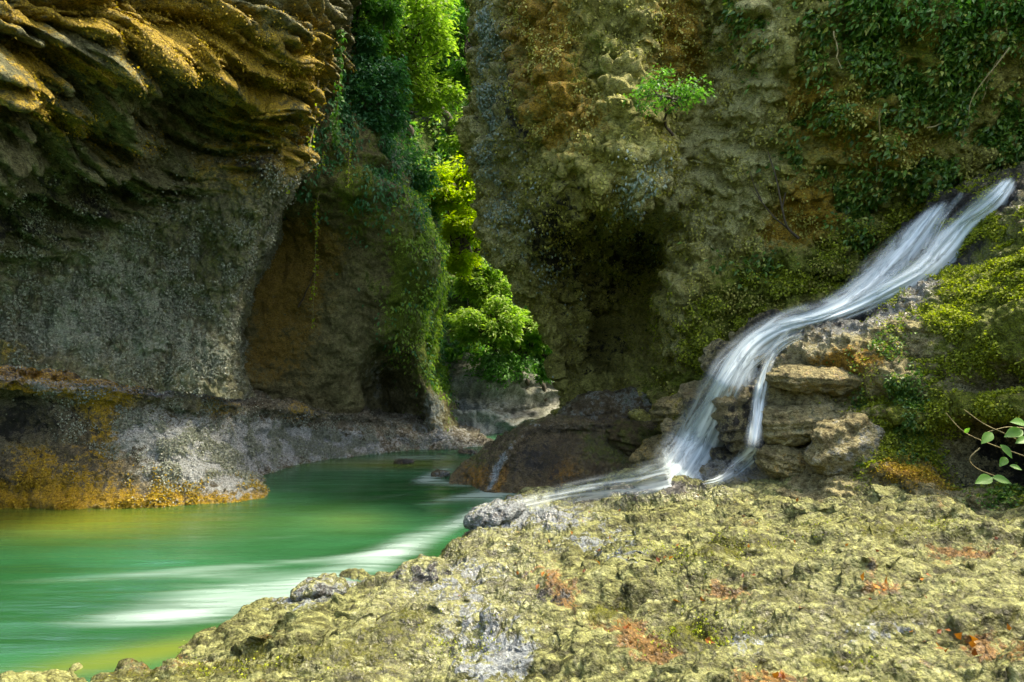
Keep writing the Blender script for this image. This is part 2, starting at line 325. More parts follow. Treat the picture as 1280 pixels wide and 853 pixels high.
# ---- far canyon side beyond the bend
K_rows = [
 [(340, 580, 23), (460, 578, 21.5), (540, 572, 20.6), (600, 568, 20.8), (650, 562, 21.8), (700, 556, 23), (780, 552, 24), (900, 550, 26)],
 [(340, 540, 24), (460, 545, 22.5), (540, 548, 21.4), (600, 548, 21.4), (650, 540, 22.4), (700, 534, 23.4), (780, 530, 24.4), (900, 530, 26.4)],
 [(340, 500, 25), (460, 500, 23.5), (540, 502, 22.2), (600, 506, 22.0), (650, 502, 22.8), (700, 500, 23.8), (780, 500, 24.8), (900, 500, 26.8)],
 [(340, 450, 26), (460, 450, 24.5), (540, 455, 23.0), (600, 462, 22.8), (650, 462, 23.6), (700, 460, 24.5), (780, 460, 25.4), (900, 460, 27.4)],
 [(340, 380, 27.5), (460, 380, 26), (540, 385, 25), (600, 395, 25.5), (650, 400, 26.5), (700, 400, 27.5), (780, 400, 28.4), (900, 400, 30)],
 [(340, 260, 28), (460, 260, 27), (540, 265, 27), (600, 270, 28.5), (650, 280, 30), (700, 280, 31), (780, 280, 32), (900, 280, 33)],
 [(340, 100, 28.5), (460, 100, 28), (540, 110, 29), (600, 110, 30.5), (650, 110, 32), (700, 110, 33), (780, 110, 34), (900, 110, 35)],
 [(340, -120, 30), (460, -120, 30), (540, -120, 31), (600, -120, 33), (650, -120, 34.5), (700, -120, 36), (780, -120, 37), (900, -120, 38)],
]
def dK(P, px, py):
    st = strata(P, 1.5, 53)
    lo = ss(440, 490, py)
    return .5*fbm(P*.3, 51, 4)+.2*fbm(P*1.2, 52, 3)+lo*(.5*np.tanh(2.5*st)+.18*np.tanh(3*strata(P, 4, 54, .2))), .08*fbm(P*3.5, 55, 3)+.06*pits(P, 4, 56)
K = sheet(K_rows, 330, 420, dK)
mK = rock_mat('far cliff rock', base=(.38, .39, .31), base2=(.15, .16, .11), warm=(.2, .14, .05), grey=(.42, .46, .43), moss=(.09, .15, .015), pscale=5, bump=.08)
px, py = K.px, K.py
emit(K, 'hillside', mK, {'warm': 0*px, 'grey': gsum(px, py, [(.8, (590, 530, 70, 40, 0)), (.9, (560, 150, 30, 50, 0))]), 'moss': 1-ss(400, 470, py), 'dark': 0*px, 'wet': ss(400, 470, py)*.6})

# ---- right cliff
D_rows = [
 [(760, 640, 19), (715, 640, 16.5), (735, 640, 15.6), (790, 640, 14.2), (850, 640, 13.2), (900, 640, 12.6), (1000, 640, 12.4), (1140, 640, 12.2), (1300, 640, 12), (1560, 640, 12)],
 [(760, 545, 19.5), (700, 545, 17.2), (720, 545, 16.2), (780, 550, 14.9), (830, 545, 13.9), (890, 540, 13.2), (1000, 540, 12.9), (1140, 540, 12.6), (1300, 540, 12.4), (1560, 540, 12.2)],
 [(760, 490, 20), (698, 492, 17.6), (722, 488, 17.4), (768, 480, 17.0), (822, 478, 15.0), (868, 480, 13.8), (1000, 480, 13.2), (1140, 470, 12.9), (1300, 460, 12.6), (1560, 460, 12.4)],
 [(760, 440, 20), (694, 446, 17.3), (718, 440, 17.6), (762, 432, 18.9), (815, 430, 17.4), (846, 425, 14.2), (960, 420, 13.4), (1110, 410, 13.0), (1300, 400, 12.8), (1560, 400, 12.4)],
 [(760, 390, 20), (672, 392, 17.0), (706, 385, 16.9), (760, 375, 18.4), (818, 368, 17.7), (842, 362, 14.1), (950, 355, 13.5), (1090, 345, 13.2), (1300, 330, 12.9), (1560, 330, 12.4)],
 [(760, 335, 20), (630, 337, 16.7), (672, 330, 15.8), (740, 320, 16.5), (815, 310, 16.6), (858, 302, 14.2), (940, 295, 13.6), (1080, 280, 13.2), (1300, 262, 12.8), (1560, 262, 12.3)],
 [(740, 285, 20), (600, 285, 16.9), (650, 280, 15.3), (720, 262, 13.1), (800, 250, 12.9), (862, 240, 13.8), (940, 235, 13.4), (1080, 220, 12.9), (1300, 205, 12.4), (1560, 200, 12)],
 [(740, 232, 20), (602, 232, 17.1), (640, 225, 15.4), (700, 212, 12.5), (790, 200, 12.0), (862, 192, 13.4), (940, 185, 13.1), (1080, 170, 12.5), (1300, 150, 12.0), (1560, 140, 11.6)],
 [(740, 175, 20), (583, 178, 17.0), (612, 172, 15.8), (690, 160, 12.8), (790, 150, 12.1), (866, 140, 13.4), (940, 130, 12.8), (1080, 110, 12.1), (1300, 90, 11.5), (1560, 70, 11)],
 [(740, 110, 20), (596, 115, 17.0), (618, 110, 15.4), (690, 100, 12.9), (790, 90, 12.3), (876, 85, 13.5), (940, 75, 12.5), (1080, 55, 11.8), (1300, 40, 11.2), (1560, 20, 10.6)],
 [(740, 0, 20), (598, 10, 17.0), (622, 5, 15.2), (690, 0, 13.5), (790, 0, 12.8), (888, 0, 13.1), (945, -5, 12.3), (1080, -15, 11.5), (1300, -30, 10.9), (1560, -40, 10)],
 [(740, -160, 20), (592, -160, 17.0), (622, -160, 15.4), (690, -160, 13.9), (790, -160, 13.0), (892, -160, 13.2), (955, -160, 12.4), (1080, -165, 11.8), (1300, -170, 11.2), (1560, -180, 10)],
 [(740, -300, 20.5), (592, -300, 17.6), (622, -300, 16), (690, -300, 15), (790, -300, 14.0), (892, -300, 14), (955, -300, 13.6), (1080, -300, 13), (1300, -300, 12), (1560, -300, 11.5)],
]
def dD(P, px, py):
    d1 = .30*fbm(P*.5, 61, 4)+.13*fbm(P*1.6, 62, 3)
    d1 += .12*np.tanh(2*strata(P, 2.2, 63))*ss(330, 480, py)
    d1 -= 1.0*np.exp(-(((px-752)/17)**4+((py-432)/30)**4))+.5*ga(px, py, 716, 458, 12, 26, -10)+.45*ga(px, py, 790, 360, 40, 60, 15)   # cave mouth and hollows
    d2 = .22*pits(P, 3.6, 64, (1, 1, .8))+.17*pits(P, 8.5, 65)+.12*fbm(P*3, 66, 3)+.10*np.tanh(3*noise(P*np.array([2, 2, 4])+.6*P[:, [2, 2, 0]], 67))
    return d1*ss(590, 640, px), d2
D = sheet(D_rows, 820, 760, dD)
mD = rock_mat('right cliff rock', base=(.42, .40, .115), base2=(.17, .165, .04), warm=(.36, .23, .02), grey=(.48, .47, .20), moss=(.17, .21, .02), pscale=10, bump=.05)
px, py = D.px, D.py
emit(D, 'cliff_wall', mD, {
 'warm': gsum(px, py, [(.8, (680, 40, 60, 60, 0)), (.8, (850, 60, 45, 90, -10)), (.75, (700, 140, 60, 60, 30)), (.9, (1040, 130, 90, 60, 0)), (.9, (1010, 260, 50, 40, 20)), (.7, (960, 300, 60, 30, 0)), (.7, (1120, 200, 60, 60, 0)), (.6, (880, 420, 30, 60, 20)), (.7, (1150, 60, 60, 50, 0))]),
 'grey': gsum(px, py, [(1.0, (930, 110, 50, 160, 8)), (.9, (890, 230, 70, 80, 40)), (.4, (1000, 330, 80, 30, 0)), (1.0, (612, 70, 24, 130, 0)), (.55, (640, 300, 50, 110, -20)), (.5, (795, 240, 30, 60, 0)), (.7, (850, 420, 18, 80, 0)), (.5, (760, 520, 60, 30, 0))]),  # right face and left edge painted paler, as if lit
 'moss': gsum(px, py, [(.9, (960, 360, 110, 35, -14)), (.8, (900, 440, 50, 60, 20)), (.7, (1100, 90, 120, 110, 0)), (.5, (740, 60, 50, 60, 0)), (.7, (1150, 270, 130, 60, -10)), (.5, (820, 480, 60, 30, 0))]),
 'dark': gsum(px, py, [(.15, (740, 330, 90, 60, 10)), (.12, (760, 390, 70, 60, 20)), (.6, (640, 130, 20, 60, 0)), (.6, (690, 300, 30, 60, -20)), (.45, (800, 320, 50, 50, 30)), (.4, (720, 250, 30, 60, -30)), (.4, (745, 440, 40, 40, 0))]), 'wet': gsum(px, py, [(.8, (620, 150, 50, 260, 0)), (.6, (850, 300, 60, 200, 0))])})  # dark paints shade on the overhang's underside, hollows and cave

# ---- right rock slope that carries the falls
E_rows = [
 [(800, 640, 11.2), (860, 640, 10.8), (905, 640, 10.3), (960, 640, 9.7), (1020, 645, 9.2), (1085, 650, 8.9), (1180, 665, 8.1), (1290, 690, 7.1), (1480, 740, 5.9)],
 [(812, 600, 11.9), (862, 598, 11.6), (905, 592, 11.0), (955, 590, 10.3), (1020, 592, 9.8), (1085, 598, 9.35), (1180, 612, 8.5), (1290, 636, 7.4), (1480, 680, 6.1)],
 [(830, 570, 12.5), (868, 568, 12.0), (908, 560, 11.2), (955, 552, 10.5), (1020, 545, 10.0), (1085, 548, 9.6), (1180, 560, 8.95), (1290, 575, 7.9), (1480, 600, 6.5)],
 [(846, 535, 12.9), (880, 530, 12.2), (915, 520, 11.3), (958, 510, 10.6), (1020, 500, 10.1), (1085, 500, 9.65), (1180, 505, 8.9), (1290, 510, 7.7), (1480, 515, 6.3)],
 [(862, 490, 13.2), (893, 485, 12.4), (925, 478, 11.5), (965, 470, 10.8), (1025, 460, 10.3), (1090, 455, 9.9), (1185, 450, 9.1), (1290, 450, 7.9), (1480, 440, 6.5)],
 [(885, 450, 13.3), (912, 446, 12.6), (945, 438, 11.9), (985, 428, 11.2), (1040, 415, 10.7), (1100, 405, 10.3), (1190, 395, 9.4), (1290, 385, 8.3), (1480, 360, 7)],
 [(920, 412, 13.6), (945, 410, 12.9), (980, 405, 12.3), (1020, 396, 11.8), (1070, 380, 11.3), (1120, 365, 10.9), (1200, 345, 10.1), (1290, 320, 9.0), (1480, 280, 7.6)],
 [(1005, 392, 13.8), (1035, 388, 13.0), (1060, 375, 12.4), (1090, 355, 12.0), (1125, 335, 11.6), (1165, 318, 11.2), (1225, 295, 10.5), (1300, 262, 9.6), (1480, 200, 8.2)],
 [(1070, 335, 13.8), (1090, 330, 13.0), (1112, 312, 12.6), (1140, 290, 12.2), (1170, 278, 11.9), (1200, 262, 11.5), (1245, 245, 11.0), (1310, 220, 10.2), (1480, 150, 8.8)],
 [(1130, 275, 13.8), (1150, 268, 13.0), (1165, 256, 12.7), (1185, 244, 12.4), (1210, 236, 12.1), (1235, 228, 11.8), (1268, 216, 11.4), (1320, 190, 10.8), (1480, 110, 9.4)],
 [(1150, 262, 15), (1160, 256, 14.6), (1180, 246, 14.4), (1200, 236, 14.2), (1225, 226, 14), (1250, 216, 13.8), (1280, 200, 13.6), (1330, 170, 13.4), (1480, 90, 13)],
]
def dE(P, px, py):
    d1 = .16*fbm(P*.8, 71, 4)+.08*fbm(P*2.2, 72, 3)
    st = strata(P, 2.6, 73, .5); rock = ss(1200, 1120, px+.25*(py-500))
    d1 += (.05+.15*rock)*np.tanh(2.8*st)*ss(340, 440, py)+.05*np.tanh(3*strata(P, 6, 74))*ss(380, 300, py)
    d1 -= .75*ga(px, py, 1245, 470, 62, 16, 0)+1.0*ga(px, py, 1240, 562, 62, 30, 5)+.5*ga(px, py, 1185, 590, 22, 16, 0)
    d1 += .16*ga(px, py, 1125, 550, 40, 40, 0)+.15*ga(px, py, 1150, 612, 35, 14, 0)
    d2 = .08*pits(P, 6, 75, (.7, 1, 1.3))+.055*pits(P, 12, 76)+.05*fbm(P*7, 77, 3)
    return d1, d2
E = sheet(E_rows, 520, 560, dE)
mE = rock_mat('waterfall rock', base=(.42, .38, .19), base2=(.15, .125, .055), warm=(.42, .24, .03), grey=(.36, .37, .33), moss=(.18, .22, .02), pscale=14, bump=.05)
px, py = E.px, E.py
mossE = gsum(px, py, [(-1.2, (1245, 474, 60, 14, 0)), (-1.2, (1240, 565, 58, 26, 5)), (1.2, (1240, 390, 75, 75, -20)), (1.1, (1130, 545, 45, 50, 0)), (1.0, (1230, 500, 70, 30, 0)), (.8, (1250, 300, 50, 50, -30)), (.9, (1260, 590, 60, 40, 0))])
def pdist(px, py):
    q = cr(np.array([(1268, 222), (1212, 278), (1175, 318), (1112, 362), (1062, 386), (1018, 402), (975, 416), (942, 436), (918, 468), (898, 508), (878, 548), (856, 584)], float), 60); q2 = cr(np.array([(1180, 250), (1166, 276), (1138, 312), (1100, 352)], float), 20)
    return np.min([np.hypot(px-a, py-c_) for a, c_ in np.concatenate([q, q2])], axis=0)
emit(E, 'rock_slope', mE, {
 'warm': gsum(px, py, [(.9, (1030, 470, 60, 18, -5)), (1.0, (1145, 600, 32, 22, 0)), (.5, (1100, 450, 60, 20, -20)), (.5, (1000, 580, 50, 14, 0))]),
 'grey': gsum(px, py, [(.8, (1150, 360, 90, 22, -25)), (.7, (1060, 410, 70, 22, -15)), (.6, (920, 590, 40, 30, 0))]),
 'moss': mossE, 'dark': np.exp(-(pdist(px, py)/26)**2)*.75+gsum(px, py, [(.8, (925, 530, 40, 60, 0)), (.7, (1190, 270, 50, 30, -30)), (.6, (1245, 470, 50, 18, 0)), (.7, (1230, 560, 50, 30, 0))]),  # dark follows the wet falls, and paints shade into the undercuts at right
 'wet': np.exp(-(pdist(px, py)/45)**2)+gsum(px, py, [(1.0, (925, 530, 60, 90, 0)), (.9, (1170, 290, 90, 50, -35)), (.6, (1050, 400, 80, 30, -20))])})

# ---- foreground rock shelf
def pz(px, py, z): return (px, py, wd(py, z))
G_rows = [
 [pz(-1500, 1500, -.6), pz(-700, 1500, .2), pz(100, 1500, .8), pz(700, 1500, 1.15), pz(1400, 1500, 1.35), pz(2100, 1500, 1.5)],
 [pz(-700, 1060, -.6), pz(-250, 1060, .35), pz(350, 1060, .95), pz(850, 1060, 1.25), pz(1300, 1060, 1.4), pz(1900, 1060, 1.5)],
 [pz(-260, 890, -.45), pz(80, 890, .42), pz(520, 890, .98), pz(900, 890, 1.2), pz(1250, 890, 1.35), pz(1800, 890, 1.5)],
 [pz(20, 842, -.4), pz(270, 815, .35), pz(600, 800, .9), pz(900, 790, 1.13), pz(1200, 785, 1.28), pz(1700, 790, 1.45)],
 [pz(240, 785, -.4), pz(410, 745, .32), pz(680, 728, .85), pz(920, 715, 1.05), pz(1170, 710, 1.2), pz(1600, 720, 1.4)],
 [pz(430, 718, -.4), pz(560, 685, .30), pz(740, 668, .74), pz(930, 655, .98), pz(1150, 652, 1.1), pz(1530, 680, 1.35)],
 [pz(570, 655, -.4), pz(640, 636, .22), pz(770, 622, .55), pz(920, 612, .85), pz(1130, 618, 1.05), pz(1480, 655, 1.3)],
 [pz(620, 632, -.4), pz(670, 618, .12), pz(780, 605, .42), pz(920, 596, .68), pz(1120, 602, .98), pz(1460, 640, 1.28)],
 [pz(680, 606, -.4), pz(720, 602, -.1), pz(790, 592, .2), pz(915, 584, .5), pz(1110, 590, .9), pz(1440, 622, 1.25)],
]
def dG(P, px, py):
    d1 = .13*fbm(P*.7, 81, 4)+.07*fbm(P*2.1, 82, 3)
    ed = ss(1.4, .2, P[:, 2]+.0*px)
    d1 += .10*np.tanh(2.5*noise(np.stack([P[:, 0]*1.1, P[:, 1]*1.6, P[:, 2]*2], -1), 83))
    d1 -= .16*ss(.16, .0, np.abs(noise(P*np.array([.8, .5, .8]), 84)))*ed   # worn gullies near the river edge
    ch = noise(np.stack([P[:, 0]*3.0+.6*P[:, 1], P[:, 1]*5.0, P[:, 2]*3], -1), 85)
    wq = fbm(P*2.2, 187, 3)[:, None]*.8; g1, g2 = worley(P*np.array([3.6, 5.2, 3.6])+wq, 188)
    ch2 = noise(np.stack([P[:, 0]*6.0+.6*P[:, 1], P[:, 1]*15.0, P[:, 2]*6], -1), 86)
    f1, f2 = worley(P*np.array([6, 10, 6])+fbm(P*3, 87, 2)[:, None]*.8, 88)
    def terr(h, n, w_=.78):
        t = h*n; f = t-np.floor(t); return (np.floor(t)+ss(w_, 1, f))/n
    hC = fbm(P*np.array([.33, .95, .33])+5, 191, 4, .5)*.34; hA = fbm(P*np.array([.6, 2.2, .6]), 189, 4, .5)*.17; hB = fbm(P*np.array([2.4, 7.5, 2.4]), 190, 3, .55)*.06
    ez = ss(-.05, .55, P[:, 2]); d2 = .5*ez*terr(hC, 13, .86)+(.3+.4*ez)*terr(hA, 30)+(.5+.5*ez)*terr(hB, 60)+.02*np.tanh(6*(g2-g1))+.012*(f1-.5)+.008*fbm(P*11, 89, 3)+.015*np.tanh(4*ch)
    return d1, d2
G = sheet(G_rows, 1150, 760, dG); G.P[:, 2] -= .14*ss(.14, -.05, G.P[:, 2])
mG = rock_mat('shelf rock', base=(.195, .205, .075), base2=(.068, .070, .022), warm=(.21, .12, .035), grey=(.22, .25, .255), moss=(.09, .095, .008), pscale=16, bump=.022, rough=.38, spk=26, soft=.22, wetrough=.2, grain=4.5)
px, py = proj(G.P)
emit(G, 'rock_shelf', mG, {
 'warm': gsum(px, py, [(.55, (1230, 810, 50, 25, 0)), (.55, (790, 790, 40, 18, 20)), (.6, (950, 850, 60, 15, 0)), (.5, (1100, 735, 25, 10, 0)), (.6, (830, 815, 30, 14, 0)), (.5, (690, 730, 40, 20, 40)), (.6, (910, 740, 30, 10, 0)), (.55, (1200, 690, 60, 10, 0)), (.5, (250, 830, 120, 20, 0))])+.12,
 'grey': gsum(px, py, [(.5, (560, 740, 90, 70, -30)), (.8, (400, 740, 60, 14, -20)), (.7, (640, 640, 90, 22, 0)), (.6, (640, 820, 60, 50, 0)), (.5, (1080, 790, 90, 20, 0)), (.5, (760, 680, 60, 30, 0)), (.5, (930, 800, 50, 16, 0))]),
 'moss': gsum(px, py, [(.95, (870, 795, 45, 22, 0)), (.6, (900, 690, 80, 20, 0)), (.6, (1040, 830, 60, 20, 0)), (.6, (1120, 660, 120, 14, 0)), (.65, (300, 830, 180, 22, -5)), (.6, (500, 780, 100, 30, -20)), (.6, (560, 690, 60, 20, -20)), (.5, (1100, 760, 80, 20, 0)), (.6, (760, 760, 40, 20, 0))]),
 'dark': gsum(px, py, [(.55, (520, 715, 40, 20, -30)), (.5, (680, 740, 30, 20, 50)), (.8, (830, 608, 90, 9, 0)), (.6, (730, 622, 60, 8, -10)), (.45, (400, 745, 25, 12, 0))]), 'wet': gsum(px, py, [(1, (560, 740, 130, 80, -30)), (1, (650, 630, 120, 25, 0)), (1, (820, 612, 130, 12, 0)), (.5, (250, 830, 300, 30, 0)), (.45, (1000, 780, 400, 120, 0))])})

# ---- river
def river():
    xs = np.concatenate([[-60, -30, -16], np.linspace(-12, 6, 300), [10, 20, 60]]); ys = np.concatenate([[-40, -10, 0, 2.5], np.linspace(4, 26, 360), [34, 60]])
    X, Y = np.meshgrid(xs, ys); n = X.size; P = np.stack([X.ravel(), Y.ravel(), np.zeros(n)], -1)
    Yc = np.maximum(P[:, 1], 1.); qx = HX+F*P[:, 0]/Yc; qy = HY+F*H/Yc
    st = fbm(np.stack([P[:, 0]*.35, P[:, 1]*2.6, P[:, 0]*0], -1), 101, 4)
    foam = gsum(qx, qy, [(.9, (300, 745, 130, 25, -5)), (.9, (190, 772, 120, 11, -3)), (.6, (430, 716, 90, 20, -24)), (.6, (505, 686, 55, 16, -28)), (.55, (575, 652, 50, 12, -30)), (.55, (300, 708, 190, 5, -4)), (.35, (180, 722, 260, 5, -2)),
      (1.0, (545, 593, 30, 7, -20)), (.8, (560, 604, 35, 5, 5)), (.5, (440, 578, 90, 3, 0)), (.7, (520, 572, 60, 3, 0)), (.35, (480, 622, 60, 4, -8)), (.5, (560, 625, 50, 5, -10)), (.3, (350, 672, 60, 3, -4)), (1.0, (630, 614, 60, 9, -10)), (.6, (600, 640, 40, 6, -30))])
    foam = np.where(P[:, 1] > 3, foam, 0)
    z = .012*st+.05*foam*ga(qx, qy, 420, 720, 150, 40, -20)
    P[:, 2] = z
    o = meshobj('river', P, gridfaces(len(ys), len(xs)), None, None, {'foam': foam, 'shal': gsum(qx, qy, [(1.0, (60, 650, 200, 22, 0)), (.3, (440, 650, 60, 14, 0)), (.7, (480, 580, 120, 6, 0)), (.8, (200, 815, 260, 14, -10))])})
    o['kind'] = 'structure'; return o
m, nt, out = newmat('river water'); b = NB(nt); co = b.coord()
nn = b.noise(b.mapping(co, (.35, 3.0, 1), (0, 0, math.radians(-4))), 1.6, 6, .6, .6)
n5 = b.noise(b.mapping(co, (.5, 1.2, 1)), .5, 3, .5)
col = b.mix(b.range(n5, .35, .65), (.011, .064, .019), (.020, .105, .042))
col = b.mix(b.math('MULTIPLY', b.attr('shal'), .8), col, (.13, .15, .012))
f = b.range(b.math('MULTIPLY', b.attr('foam'), b.math('ADD', .05, b.math('MULTIPLY', nn, 1.9))), .15, 1.7, 0, .8)
col = b.mix(f, col, (.42, .55, .53))
p = b.n('BsdfPrincipled'); b.set(p.inputs['Base Color'], col); b.set(p.inputs['Roughness'], b.math('ADD', .10, b.math('MULTIPLY', f, .5))); p.inputs['IOR'].default_value = 1.33
bp = b.n('Bump'); bp.inputs['Distance'].default_value = .03; bp.inputs['Strength'].default_value = .5; b.set(bp.inputs['Height'], nn); b.set(p.inputs['Normal'], bp.outputs[0])
nt.links.new(p.outputs[0], out.inputs[0]); mRiver = m
rv = river(); rv.data.materials[0] = mRiver
# river bed: one broad sheet under everything
bd = meshobj('riverbed', [(-62, -62, -1.6), (62, -62, -1.6), (62, 62, -1.6), (-62, 62, -1.6)], [(0, 1, 2, 3)], mL, None, {k: [0]*4 for k in ('warm', 'grey', 'moss', 'dark', 'wet')}); bd['kind'] = 'structure'

# ---- unseen gorge walls past and behind the viewer, added to cut frontal light
def gorge():
    pl = np.array([(15.5, 13, -1), (13.2, 9, -1), (11, 5, -1), (9.5, 0, -1), (9, -6, -1), (5, -12, -1), (-3, -14, -1), (-10, -12, -1), (-12, -6, -1), (-11.5, 0, -1), (-10.5, 5, -1), (-9.6, 8.5, -1), (-10.8, 11, -1)], float)
    nu, nv = 220, 80; base = cr(pl, nu); t = np.linspace(0, 1, nv)
    c = np.array([0, 2, 0]); P = []
    for k in t:
        q = base.copy(); q[:, 2] = -1+8*k; off = unit(q-c)*np.array([1, 1, 0]); q += off*(-.6*math.sin(k*5)+1.2*k); P.append(q)
    P = np.concatenate(P); N = gridnormals(P, nv, nu); f = np.sign(((np.array([0, 2, 3])-P)*N).sum(-1).mean()); N = N*f
    P = P+N*(.8*fbm(P*.3, 121, 4)+.3*np.tanh(2*strata(P, 1.2, 122))+.25*fbm(P*1.3, 123, 3))[:, None]
    Fc = gridfaces(nv, nu); Fc = Fc if f > 0 else Fc[:, ::-1]
    o = meshobj('unseen_canyon_side', P, Fc, mB, None, {'warm': .4*ss(3, 8, P[:, 2]), 'grey': ss(5, 1, P[:, 2])*.4, 'moss': .4+0*P[:, 0], 'dark': 0*P[:, 0], 'wet': .3+0*P[:, 0]}); o['kind'] = 'structure'
gorge()

# ---- depth of the rock seen at a photo pixel, so that things stand on it
ZB = np.full((240, 400), 99.)           # 4-pixel cells, from x=-160, y=-60
def zadd(P):
    x, y = proj(P); i = ((y+60)/4).astype(int); j = ((x+160)/4).astype(int); ok = (i >= 0) & (i < 240) & (j >= 0) & (j < 400) & (P[:, 1] > .5)
    np.minimum.at(ZB, (i[ok], j[ok]), P[ok, 1])
for s_ in (A, L, B, K, D, E, G): zadd(s_.P)
def dep(px, py): return float(ZB[int(np.clip((py+60)/4, 0, 239)), int(np.clip((px+160)/4, 0, 399))])
def at(px, py, off=0.0):
    d = dep(px, py)-off; return W(px, py, d)

# ================================================================== BOULDERS AND LEDGES
def sph(nu, nv):
    u = np.linspace(0, 2*math.pi, nu, endpoint=False); v = np.linspace(.02, math.pi-.02, nv); U, V = np.meshgrid(u, v)
    D_ = np.stack([np.cos(U)*np.sin(V), np.sin(U)*np.sin(V), np.cos(V)], -1).reshape(-1, 3)
    r, c = np.meshgrid(np.arange(nv-1), np.arange(nu), indexing='ij'); r = r.ravel(); c = c.ravel(); c2 = (c+1) % nu
    return D_, np.stack([r*nu+c, (r+1)*nu+c, (r+1)*nu+c2, r*nu+c2], -1)
def rock(name, label, cat, px, py, d, rx, ry, rz, mat, seed, tilt=0, layers=.0, at_=None, group=None, nu=150, nv=110, amp=1.0):
    """rx, rz in metres half-size across and up, ry towards the back"""
    D_, Fc = sph(nu, nv); q = np.sign(D_)*np.abs(D_)**.75; q = q/np.linalg.norm(q, axis=1, keepdims=True)**.35
    S = q*np.array([rx, ry, rz]); s = min(rx, rz)
    f1, f2 = worley(S/s*.9+seed, seed)
    k = .22*s*fbm(S/s*.8+seed*3.1, seed, 4)+.16*s*(.5-f1)+layers*s*np.tanh(3*noise(np.stack([S[:, 0]*.3, S[:, 1]*.3, S[:, 2]*3.2/s+S[:, 0]*.2], -1), seed+9))
    k += .03*fbm(S*7, seed+2, 3)+.035*pits(S, 11, seed+4)
    S = S+D_*(k*amp)[:, None]
    t = math.radians(tilt); S = np.stack([S[:, 0]*math.cos(t)+S[:, 2]*math.sin(t), S[:, 1], -S[:, 0]*math.sin(t)+S[:, 2]*math.cos(t)], -1)
    c = W(px, py, d); a = {k_: np.full(len(S), v, float) for k_, v in dict(warm=0, moss=0, grey=0, dark=0, wet=.3).items()}
    for k_, v in (at_ or {}).items(): a[k_][:] = v
    o = meshobj(name, S, Fc, mat, None, a); o.location = c; zadd(S+c)
    return tag(o, label, cat, group)
# the big boulder in the river
Q_rows = [
 [(556, 626, 13.7), (580, 634, 13.4), (606, 636, 13.1), (640, 636, 13.2), (705, 632, 13.3), (765, 620, 13.3), (820, 612, 13.2)],
 [(562, 600, 14.5), (588, 606, 14.1), (610, 612, 13.5), (642, 604, 13.6), (702, 600, 13.55), (762, 596, 13.55), (816, 590, 13.5)],
 [(580, 577, 14.7), (606, 578, 14.2), (628, 580, 13.5), (656, 572, 13.75), (706, 568, 13.75), (766, 566, 13.8), (820, 566, 13.8)],
 [(606, 556, 14.8), (628, 553, 14.4), (646, 550, 13.8), (668, 545, 14.0), (711, 542, 14.15), (769, 542, 14.1), (822, 546, 13.9)],
 [(636, 541, 15.1), (648, 535, 14.7), (658, 531, 14.3), (674, 528, 14.2), (716, 527, 14.2), (771, 529, 14.2), (826, 536, 14.1)],
 [(650, 540, 16), (660, 534, 16), (670, 531, 15.6), (684, 529, 15.5), (720, 528, 15.5), (775, 531, 15.5), (830, 536, 15.5)],
 [(660, 600, 17), (665, 600, 17), (672, 600, 17), (690, 600, 17), (720, 600, 17), (775, 600, 17), (830, 600, 17)],
]
def dQ(P, px, py):
    return .09*fbm(P*.9, 131, 4)+.05*fbm(P*2.5, 132, 3), .05*pits(P, 7, 133)+.035*fbm(P*7, 134, 3)
Q = sheet(Q_rows, 330, 240, dQ); zadd(Q.P)
mQ = rock_mat('river boulder rock', base=(.13, .105, .05), base2=(.05, .038, .016), warm=(.30, .16, .02), grey=(.30, .36, .38), moss=(.09, .11, .015), pscale=12, bump=.04, wetrough=.22)
px, py = proj(Q.P)
o = emit(Q, 'boulder', mQ, {'warm': gsum(px, py, [(.7, (600, 595, 25, 20, 0)), (.6, (700, 585, 30, 30, 0)), (.6, (625, 600, 8, 20, 20))]), 'grey': gsum(px, py, [(.5, (628, 575, 6, 50, 38)), (.3, (680, 532, 50, 5, 0)), (.6, (617, 600, 4, 20, 25))]), 'moss': gsum(px, py, [(.6, (760, 560, 50, 30, 0)), (.4, (600, 575, 20, 20, 0))]), 'dark': gsum(px, py, [(.7, (680, 575, 40, 30, 0))]), 'wet': .6+.4*gsum(px, py, [(1, (650, 560, 50, 40, 0))])}, kind=None)
tag(o, 'largest rounded brown boulder jutting into the green river at the foot of the right cliff', 'boulder')
PXM = lambda d: d/F
def rk(name, label, cat, px, py, wpx, hpx, seed, mat, depth_off=.12, d=None, back=1.0, **k):
    d = d if d else dep(px, py)-depth_off
    rx, rz = wpx*d/F, hpx*d/F
    return rock(name, label, cat, px, py, d+rx*.35*back, rx, rx*.7*back, rz, mat, seed, **k)
rk('rock_ledge', 'grey green sloping ledge under the dark cave mouth above the big boulder', 'rock', 765, 512, 72, 24, 3, mQ, d=15.2, tilt=-10, layers=.10, at_={'grey': .35, 'wet': .5, 'moss': .25})
rk('rock_ledge', 'yellow layered ledge left of the waterfall, upper of the two yellow ones', 'rock', 862, 512, 50, 19, 5, mE, d=13.0, tilt=-6, layers=.14, at_={'warm': .35, 'moss': .3})
rk('rock_ledge', 'yellow rounded ledge at the left edge of the falling water near its foot', 'rock', 836, 562, 52, 20, 6, mE, d=12.9, tilt=-22, layers=.12, at_={'warm': .42, 'moss': .3})
rk('rock_ledge', 'dark mossy shelf stone between the big boulder and the yellow ledges', 'rock', 795, 548, 40, 20, 8, mQ, d=13.9, tilt=8, layers=.14, at_={'moss': .45})
rk('wet_rock', 'glossy black wet rock bulging between the main fall and the thin side fall', 'rock', 924, 520, 30, 44, 9, mE, depth_off=.1, tilt=-12, layers=.10, at_={'dark': .45, 'wet': 1, 'grey': .2})
